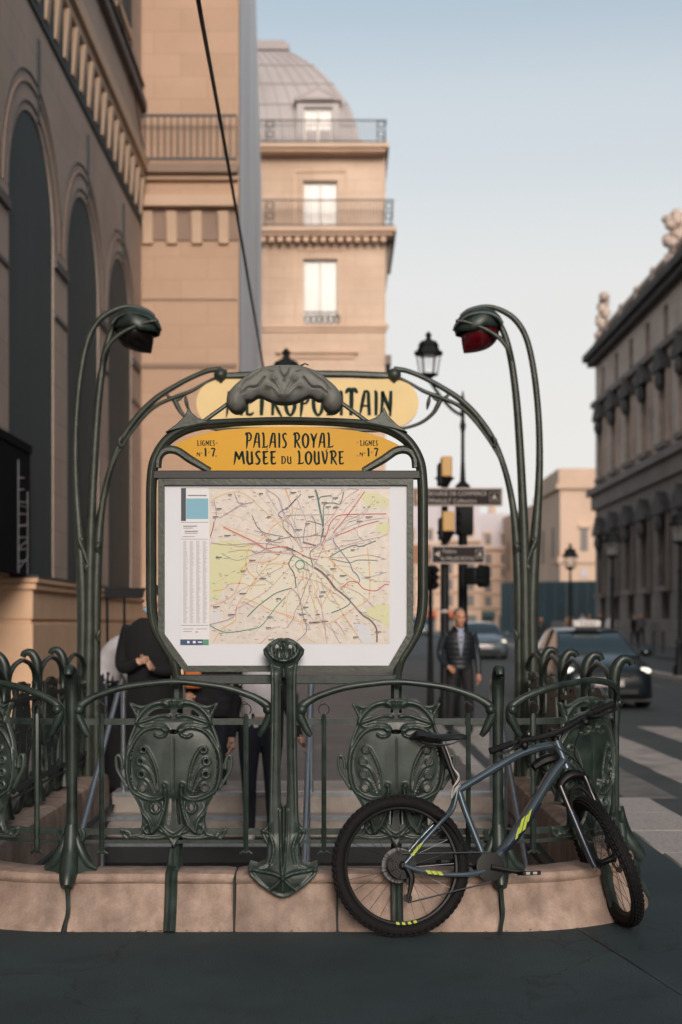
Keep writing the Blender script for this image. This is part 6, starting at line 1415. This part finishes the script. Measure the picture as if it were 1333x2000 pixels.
def head_mb(c, hgt, tilt=0.0, turn=0.0):
    """head with brow, nose, jaw, ears; c = chin-neck point, faces -Y"""
    k = hgt/.23; r = MB()
    def put(m): r.add(m.v, m.f)
    b = MB().ball((0,.012,.135),(.074,.092,.098),16,12); put(b)
    b = MB().ball((0,-.028,.062),(.056,.062,.062),14,10); put(b)
    b = MB().ball((0,-.062,.022),(.028,.026,.022),10,8); put(b)
    put(MB().tube([(0,-.082,.128),(0,-.098,.100),(0,-.104,.083),(0,-.088,.074)],[.009,.012,.016,.010],8))
    for s_ in (-1,1):
        put(MB().ball((s_*.030,-.080,.142),(.024,.010,.009),8,6)); put(MB().ball((s_*.040,-.070,.090),(.020,.018,.022),8,6)); put(MB().ball((s_*.076,.012,.105),(.009,.020,.031),8,6))
    put(MB().tube([(-.022,-.080,.050),(0,-.090,.049),(.022,-.080,.050)],[.006,.009,.006],6))
    R_ = Matrix.Rotation(turn,3,'Z') @ Matrix.Rotation(tilt,3,'X'); c = Vector(c)
    return r.xf(lambda p: c+R_ @ (p*k)), (lambda p: c+R_ @ (Vector(p)*k))
def fuse(name, items, voxel, root, smooth=4):
    """items: (material key, MB). Voxel-fuses everything into one continuous skin and paints each face by the nearest piece"""
    b = MB(); tags = []
    for k,m in items: b.add(m.v, m.f); tags += [k]*len(m.v)
    src = np.array([tuple(v) for v in b.v]); me = bpy.data.meshes.new('tmp'); me.from_pydata(b.v,[],b.f)
    bb = bmesh.new(); bb.from_mesh(me); bmesh.ops.recalc_face_normals(bb,faces=bb.faces); bb.to_mesh(me); bb.free()
    o = bpy.data.objects.new('tmp',me); COL.objects.link(o)
    r = o.modifiers.new('r','REMESH'); r.mode = 'VOXEL'; r.voxel_size = voxel; sm2 = o.modifiers.new('s','SMOOTH'); sm2.factor = .5; sm2.iterations = smooth
    bpy.context.view_layer.update(); out = bpy.data.meshes.new_from_object(o.evaluated_get(bpy.context.evaluated_depsgraph_get())); bpy.data.objects.remove(o)
    keys = []; [keys.append(t) for t in tags if t not in keys]
    tg = np.array([keys.index(t) for t in tags]); n = len(out.polygons); cen = np.zeros(n*3); out.polygons.foreach_get('center',cen); cen = cen.reshape(-1,3)
    from mathutils.kdtree import KDTree
    kd = KDTree(len(src)); [kd.insert(src[i], i) for i in range(len(src))]; kd.balance()
    idx = [int(tg[kd.find(c)[1]]) for c in cen]
    out.materials.clear(); [out.materials.append(M[k]) for k in keys]; out.polygons.foreach_set('material_index', idx); out.polygons.foreach_set('use_smooth',[True]*n); out.name = name
    ob = bpy.data.objects.new(name,out); linked(ob,root); return ob
def face_bits(root, hf):
    for s_ in (-1,1): part('eye', MB().ball(hf((s_*.030,-.083,.126)),.0095,8,6), M['eye'], root)
    part('mouth', MB().tube([tuple(hf(p)) for p in ((-.022,-.086,.049),(0,-.096,.050),(.022,-.086,.049))], .0045, 6), M['lip'], root)

# ---- man in quilted jacket, walking towards us
mn = thing('person','grey-haired person in navy quilted jacket and black trousers walking with one hand raised','person',(1.575,18.9,-.0+ -.1+.1),rad(4))
hm, hf = head_mb((0,-.03,1.475), .235, rad(4), rad(8))
items = [('skin',hm),('skin',limb([(0,.01,1.38,.060),(0,-.005,1.46,.056),(0,-.015,1.53,.055)])),
 ('navy',limb([(0,0,.93,.155,.105),(0,0,1.05,.160,.110),(0,-.01,1.22,.185,.120),(0,-.005,1.34,.195,.115),(0,0,1.42,.12,.085)],16)),
 ('trouser',limb([(-.085,0,.96,.095),(-.105,-.04,.75,.082),(-.12,-.06,.50,.062),(-.13,-.02,.28,.054),(-.135,.0,.10,.045)])),
 ('trouser',limb([(.085,0,.96,.095),(.11,-.02,.75,.082),(.13,-.02,.50,.062),(.145,.06,.28,.054),(.15,.11,.12,.045)])),
 ('navy_sleeve',limb([(-.165,0,1.385,.066),(-.225,.02,1.27,.056),(-.255,.03,1.10,.048),(-.215,-.09,.99,.042),(-.165,-.17,.94,.034)])),
 ('navy_sleeve',limb([(.165,0,1.385,.066),(.215,.02,1.25,.056),(.24,.02,1.10,.048),(.25,-.01,.95,.042),(.25,-.04,.84,.034)])),
 ('skin',hand_mb((-.165,-.17,.94),(.5,-.5,-.45),(.3,-.2,.9),.9)),('skin',hand_mb((.25,-.04,.84),(0,-.15,-1),(0,-1,0),.5))]
body = fuse('body', items, .0085, mn)
tor = []; sp = cr([(0,0,.90,.165,.118),(0,0,1.02,.168,.120),(0,-.01,1.2,.194,.130),(0,-.005,1.33,.200,.124),(0,0,1.415,.135,.098),(0,-.005,1.455,.085,.078)],12)
sp = np.array([(a,b,c,d*(1+.045*abs(math.sin((c-.9)*48))),e*(1+.055*abs(math.sin((c-.9)*48)))) for a,b,c,d,e in sp])
part('quilted_jacket', MB().tube([tuple(p[:3]) for p in sp], [(p[3],p[4]) for p in sp], 22), M['navy'], mn, sharp=70)
part('shirt_front', MB().add([(-.045,-.100,1.455),(.045,-.100,1.455),(.045,-.128,1.38),(.030,-.146,1.25),(.006,-.150,1.08),(-.012,-.150,1.08),(-.030,-.146,1.25),(-.045,-.128,1.38)],[(0,1,2,7),(7,2,3,6),(6,3,4,5)]), M['shirt_blue'], mn).modifiers.new('thickness','SOLIDIFY').thickness = .012
for s_ in (-1,1): part('collar', limb([(s_*.085,.03,1.455,.022,.012),(s_*.075,-.06,1.46,.022,.010),(s_*.035,-.115,1.40,.020,.008)],8), M['navy'], mn)
hb_ = MB().ball((0,.028,.150),(.082,.090,.094),16,12); hb_.v = [(x,max(y,-.062+.0*z),z) for x,y,z in hb_.v]; hb_.v = [(x,y,max(z,.085 if y>0 else .165)) for x,y,z in hb_.v]
part('hair', hb_.xf(lambda p: hf(p)), M['hair_grey'], mn); face_bits(mn, hf)
part('shoe', MB().ball((-.135,-.045,.042),(.048,.135,.045),12,8), M['shoe'], mn); sh2 = MB().ball((0,0,0),(.046,.13,.044),12,8); Rx = Matrix.Rotation(rad(-28),3,'X'); part('shoe', sh2.xf(lambda p: Vector((.15,.09,.085))+Rx @ p), M['shoe'], mn)
# ---- woman on the steps
zs = -.23
wo = thing('person','person in white top and dark trousers climbing the steps, hand on the middle handrail','person',(-.645,11.36,zs),0)
hm, hf = head_mb((0,-.02,1.40), .225, rad(10), 0)
items = [('skin2',hm),('skin2',limb([(0,.01,1.32,.05),(0,-.005,1.45,.048)])),('white_cloth',limb([(0,0,.95,.135,.095),(0,-.01,1.08,.140,.10),(0,-.015,1.2,.155,.11),(0,0,1.30,.15,.095),(0,0,1.36,.09,.07)],16)),
 ('jeans',limb([(-.08,0,.98,.105),(-.085,-.05,.74,.088),(-.085,-.08,.50,.063),(-.085,-.02,.28,.054),(-.085,.0,.09,.042)])),('jeans',limb([(.08,0,.98,.105),(.09,0,.74,.088),(.09,-.01,.50,.063),(.095,.02,.28,.054),(.10,.03,.09,.042)])),
 ('coat',limb([(-.14,0,1.31,.058),(-.19,.02,1.15,.05),(-.21,.0,1.0,.044),(-.215,-.08,.90,.038),(-.22,-.14,.83,.03)])),('coat',limb([(.14,0,1.31,.058),(.20,.02,1.15,.05),(.25,.0,1.0,.045),(.29,-.06,.90,.038),(.32,-.11,.83,.03)])),
 ('skin2',hand_mb((-.22,-.14,.83),(.0,-.3,-1),(0,-1,.2),.7)),('skin2',hand_mb((.32,-.11,.83),(.5,-.4,-.5),(-.2,-.8,.3),1.0))]
fuse('body', items, .009, wo)
part('cardigan', MB().tube([tuple(p[:3]) for p in cr([(.12,.02,.75,.06,.11),(.125,.02,1.0,.062,.115),(.12,.02,1.2,.065,.115),(.10,.02,1.33,.05,.09)],4)], [(p[3],p[4]) for p in cr([(.12,.02,.75,.06,.11),(.125,.02,1.0,.062,.115),(.12,.02,1.2,.065,.115),(.10,.02,1.33,.05,.09)],4)], 12), M['coat'], wo)
part('belt', MB().tube([(0,-.005,.975),(0,-.005,1.0)], [(.142,.102)]*2, 16), M['tan_cloth'], wo)
part('hair', limb([(0,.03,1.62,.07,.07),(.01,.03,1.52,.088,.088),(.015,.02,1.35,.09,.07),(.02,-.035,1.20,.065,.07),(.02,-.06,1.10,.04,.05)],12), M['hair_dark'], wo); face_bits(wo, hf)
for x,y in ((-.085,-.05),(.10,-.02)): part('shoe', MB().ball((x,y,.042),(.046,.125,.044),12,8), M['white_shoe'], wo)
part('shoulder_bag', MB().box(-.30,-.13,-.08,.08,.92,1.16), M['orange'], wo, bevel=.03) if False else None
# ---- companion in black behind her, orange bag strap
co = thing('person','person in dark spotted coat with orange bag standing behind the map case','person',((415-667)*12.4/FPX,12.4,0.0),rad(8))
hm, hf = head_mb((0,-.02,1.42), .225, 0, 0)
items = [('skin2',hm),('skin2',limb([(0,.01,1.34,.05),(0,-.005,1.47,.048)])),('coat',limb([(0,0,.70,.19,.13),(0,0,.98,.165,.12),(0,-.01,1.2,.18,.12),(0,0,1.34,.16,.10),(0,0,1.38,.09,.07)],16)),('jeans',limb([(-.08,0,.85,.09),(-.085,0,.5,.062),(-.085,0,.08,.042)])),('jeans',limb([(.08,0,.85,.09),(.085,0,.5,.062),(.085,0,.08,.042)])),
 ('coat',limb([(-.15,0,1.33,.06),(-.2,.02,1.1,.05),(-.20,-.06,.9,.036)])),('coat',limb([(.15,0,1.33,.06),(.22,.02,1.12,.05),(.20,-.12,.98,.036)])),('skin2',hand_mb((-.20,-.06,.9),(0,-.2,-1),(0,-1,0),.7)),('skin2',hand_mb((.20,-.12,.98),(-.2,-.7,.3),(0,.2,1),.9))]
fuse('body', items, .011, co); part('hair', limb([(0,.03,1.64,.07),(0,.03,1.52,.088),(0,.04,1.36,.08)],12), M['hair_dark'], co); face_bits(co, hf)
part('bag', MB().box(-.24,-.10,-.20,-.12,.95,1.18), M['orange'], co, bevel=.02)
for x in (-.085,.085): part('shoe', MB().ball((x,-.05,.04),(.044,.125,.042),12,8), M['shoe'], co)
# ---- tall person in black coat
ct = thing('person','tall person in long black coat holding a small object, face mask on','person',((293-667)*12.6/FPX,12.6,0),rad(-10))
hm, hf = head_mb((.06,-.05,1.60), .24, rad(14), rad(-25))
items = [('skin2',hm),('skin2',limb([(.01,.0,1.50,.055),(.05,-.02,1.62,.052)])),('coat',limb([(0,0,.42,.24,.16),(0,0,.80,.215,.15),(0,-.01,1.1,.20,.14),(0,-.01,1.38,.215,.13),(0,0,1.50,.17,.10),(0,0,1.56,.09,.07)],18)),
 ('trouser',limb([(-.10,0,.60,.085),(-.105,0,.3,.065),(-.105,0,.07,.05)])),('trouser',limb([(.10,0,.60,.085),(.105,0,.3,.065),(.105,0,.07,.05)])),
 ('coat',limb([(-.18,0,1.48,.072),(-.245,.02,1.30,.064),(-.255,-.02,1.14,.056),(-.14,-.16,1.12,.050),(-.02,-.24,1.18,.042)])),('coat',limb([(.18,0,1.48,.072),(.25,.02,1.28,.064),(.25,-.04,1.12,.056),(.16,-.18,1.10,.050),(.08,-.24,1.13,.042)])),
 ('skin2',hand_mb((-.02,-.24,1.18),(.85,-.3,.15),(0,-.3,1),.9)),('skin2',hand_mb((.08,-.24,1.13),(.3,-.6,.1),(0,-.2,1),.9))]
fuse('body', items, .009, ct); hb_ = MB().ball((0,.028,.150),(.082,.092,.094),16,12); hb_.v = [(x,max(y,-.05),max(z,.085 if y>0 else .165)) for x,y,z in hb_.v]; part('hair', hb_.xf(lambda p: hf(p)), M['hair_dark'], ct); face_bits(ct, hf)
part('face_mask', MB().ball(hf((0,-.06,.055)),(.055,.05,.05),12,8), M['mask'], ct)
part('ring', MB().tube([(.065+.011*math.cos(t),-.27,1.195+.011*math.sin(t)) for t in np.linspace(0,6.28,10)], .003, 5), M['plate'], ct)
for x in (-.105,.105): part('shoe', MB().ball((x,-.05,.045),(.05,.14,.045),12,8), M['shoe'], ct)
sc_ = thing('suitcase','black upright suitcase beside the person in the long coat','suitcase',((222-667)*12.3/FPX,12.3,0))
part('shell', MB().box(-.20,.17,-.12,.12,.05,.66), M['coat'], sc_, bevel=.05)
for x in (-.15,.12):
    part('caster', MB().lathe([(.03,-.015),(.03,.015)], x, -.08, .03, seg=12, axis='x'), M['tyre'], sc_); part('handle_tube', MB().tube([(x*.5,.08,.66),(x*.5,.08,1.0)], .009, 6), M['steel'], sc_)
part('handle', MB().tube([(-.075,.08,1.0),(.06,.08,1.0)], .014, 6), M['coat'], sc_)
# ---- person bending in white
bn = thing('person','person in white shirt and cap bending forward beside the trestle stand','person',((214-667)*14/FPX,14,0),rad(60))
hm, hf = head_mb((0,-.52,1.06), .225, rad(60), 0)
items = [('skin',hm),('skin',limb([(0,-.38,1.20,.05),(0,-.50,1.10,.05)])),('white_cloth',limb([(0,.02,.95,.15,.12),(0,-.02,1.12,.165,.125),(0,-.16,1.27,.185,.125),(0,-.30,1.29,.18,.11),(0,-.40,1.22,.09,.07)],16)),
 ('jeans',limb([(-.09,.02,1.0,.10),(-.10,.0,.75,.085),(-.10,.02,.5,.064),(-.10,.05,.08,.045)])),('jeans',limb([(.09,.02,1.0,.10),(.10,.0,.75,.085),(.10,.02,.5,.064),(.10,.05,.08,.045)])),
 ('white_cloth',limb([(-.17,-.30,1.27,.06),(-.2,-.36,1.08,.05),(-.18,-.42,.95,.042)])),('white_cloth',limb([(.17,-.30,1.27,.06),(.2,-.36,1.08,.05),(.18,-.42,.95,.042)])),('skin',limb([(-.18,-.42,.95,.04),(-.15,-.5,.80,.03)])),('skin',limb([(.18,-.42,.95,.04),(.15,-.5,.80,.03)])),('skin',hand_mb((-.15,-.5,.80),(0,-.3,-1),(.5,-.5,0),.8)),('skin',hand_mb((.15,-.5,.80),(0,-.3,-1),(-.5,-.5,0),.8))]
fuse('body', items, .011, bn); cp_ = MB().ball((0,.025,.155),(.088,.10,.094),14,10); cp_.v = [(x,y,max(z,.13)) for x,y,z in cp_.v]; cp_.add(*(lambda m:(m.v,m.f))(MB().ball((0,-.12,.135),(.06,.06,.01),10,6))); part('cap', cp_.xf(lambda p: hf(p)), M['white_cloth'], bn); face_bits(bn, hf)
for x in (-.10,.10): part('shoe', MB().ball((x,0,.04),(.044,.125,.042),12,8), M['shoe'], bn)
# ---- walkers far up the street
rp_ = random.Random(11)
def walker(X, Y, z, top, leg, ph, label, hgt=1.7, rz=0):
    t = thing('person', label, 'person', (X,Y,z), rz, group='walkers far up the street'); k = hgt/1.7; s = .16*ph
    hm, hf = head_mb((0,-.02,1.42), .23, 0, 0)
    items = [('skin',hm),('skin',limb([(0,.01,1.34,.052),(0,-.005,1.47,.05)])),(top,limb([(0,0,.86,.165,.12),(0,0,1.05,.165,.115),(0,-.01,1.22,.185,.12),(0,0,1.35,.18,.105),(0,0,1.40,.10,.07)],14)),
     (leg,limb([(-.085,0,.92,.095),(-.095,-s*.5,.5,.066),(-.095,-s,.08,.048)])),(leg,limb([(.085,0,.92,.095),(.095,s*.4,.5,.066),(.095,s*1.2,.10,.048)])),
     (top,limb([(-.17,0,1.34,.06),(-.22,s*.5,1.1,.05),(-.23,s*.2,.88,.036)])),(top,limb([(.17,0,1.34,.06),(.22,-s*.5,1.1,.05),(.23,-s*.8,.90,.036)])),('skin',hand_mb((-.23,s*.2,.88),(0,-.2,-1),(0,-1,0),.6)),('skin',hand_mb((.23,-s*.8,.90),(0,-.3,-1),(0,-1,0),.6)),
     ('shoe',MB().ball((-.095,-s-.05,.05),(.048,.13,.045),10,7)),('shoe',MB().ball((.095,s*1.2-.05,.06),(.048,.13,.045),10,7))]
    fuse('body', items, .018, t, 2); hb_ = MB().ball((0,.028,.150),(.084,.092,.096),12,9); hb_.v = [(x,max(y,-.055),max(z2,.08 if y>0 else .165)) for x,y,z2 in hb_.v]; part('hair', hb_.xf(lambda p: hf(p)), M['hair_dark'], t); t.scale = (k,k,k)
for (px,D,top,leg,ph_,lab) in ((1058,62,'navy','jeans',1,'far walker in navy crossing the street left of the taxi roof'),(1114,80,'tan_cloth','trouser',-1,'far walker in a tan top under the slim street lamp'),(1139,86,'white_cloth','jeans',1,'far walker in a white top before the teal hoarding'),(1152,84,'tan_cloth','grey_cloth',.5,'far walker in brownish clothes just left of the taxi sign'),(1173,82,'coat','trouser',-.7,'far walker all in black above the taxi sign'),(1193,80,'white_cloth','trouser',.8,'far walker in a white shirt at the corner of the palace wing'),(1240,76,'coat','jeans',-1,'far walker in black, one of a pair below the palace windows'),(1254,75,'grey_cloth','trouser',.6,'far walker in grey, one of a pair below the palace windows')):
    X = (px-667)*D/FPX; walker(X, D, road_z(D)+(.13 if X > 12.6 else 0), top, leg, ph_, lab, rp_.uniform(1.62,1.8), rp_.uniform(-.5,.5))

# ---- bits of litter and dry leaf along the foot of the plinth
M['litter'] = mat('dry_leaf', (.16,.10,.05), .9, var=.4, scale=30)
rl = random.Random(9); lb_ = MB()
for i in range(150):
    s = rl.uniform(-1.05,1.3); 
    if s < HW: x, y = AX+s, RY-.172-abs(rl.gauss(0,.03))
    else: th = (s-HW)/RR; x, y = AX+HW+(RR+.175+abs(rl.gauss(0,.03)))*math.sin(th), RY+RR-(RR+.175)*math.cos(th)
    if rl.random() < .3: x, y = AX-.56+rl.gauss(-.08,.07), RY-.175-abs(rl.gauss(0,.02))
    r = rl.uniform(.003,.009); a = rl.uniform(0,6.28); z = .004+rl.uniform(0,.006)
    lb_.add([(x+r*math.cos(a),y+r*math.sin(a),z),(x-r*.4*math.sin(a),y+r*.4*math.cos(a),z+.004),(x-r*math.cos(a),y-r*math.sin(a),z),(x+r*.4*math.sin(a),y-r*.4*math.cos(a),z+.002)],[(0,1,2,3)])
solo('leaf_litter', lb_, M['litter'], 'tiny dry leaf bits along the foot of the stone plinth', 'litter', kind='stuff', fix=False)
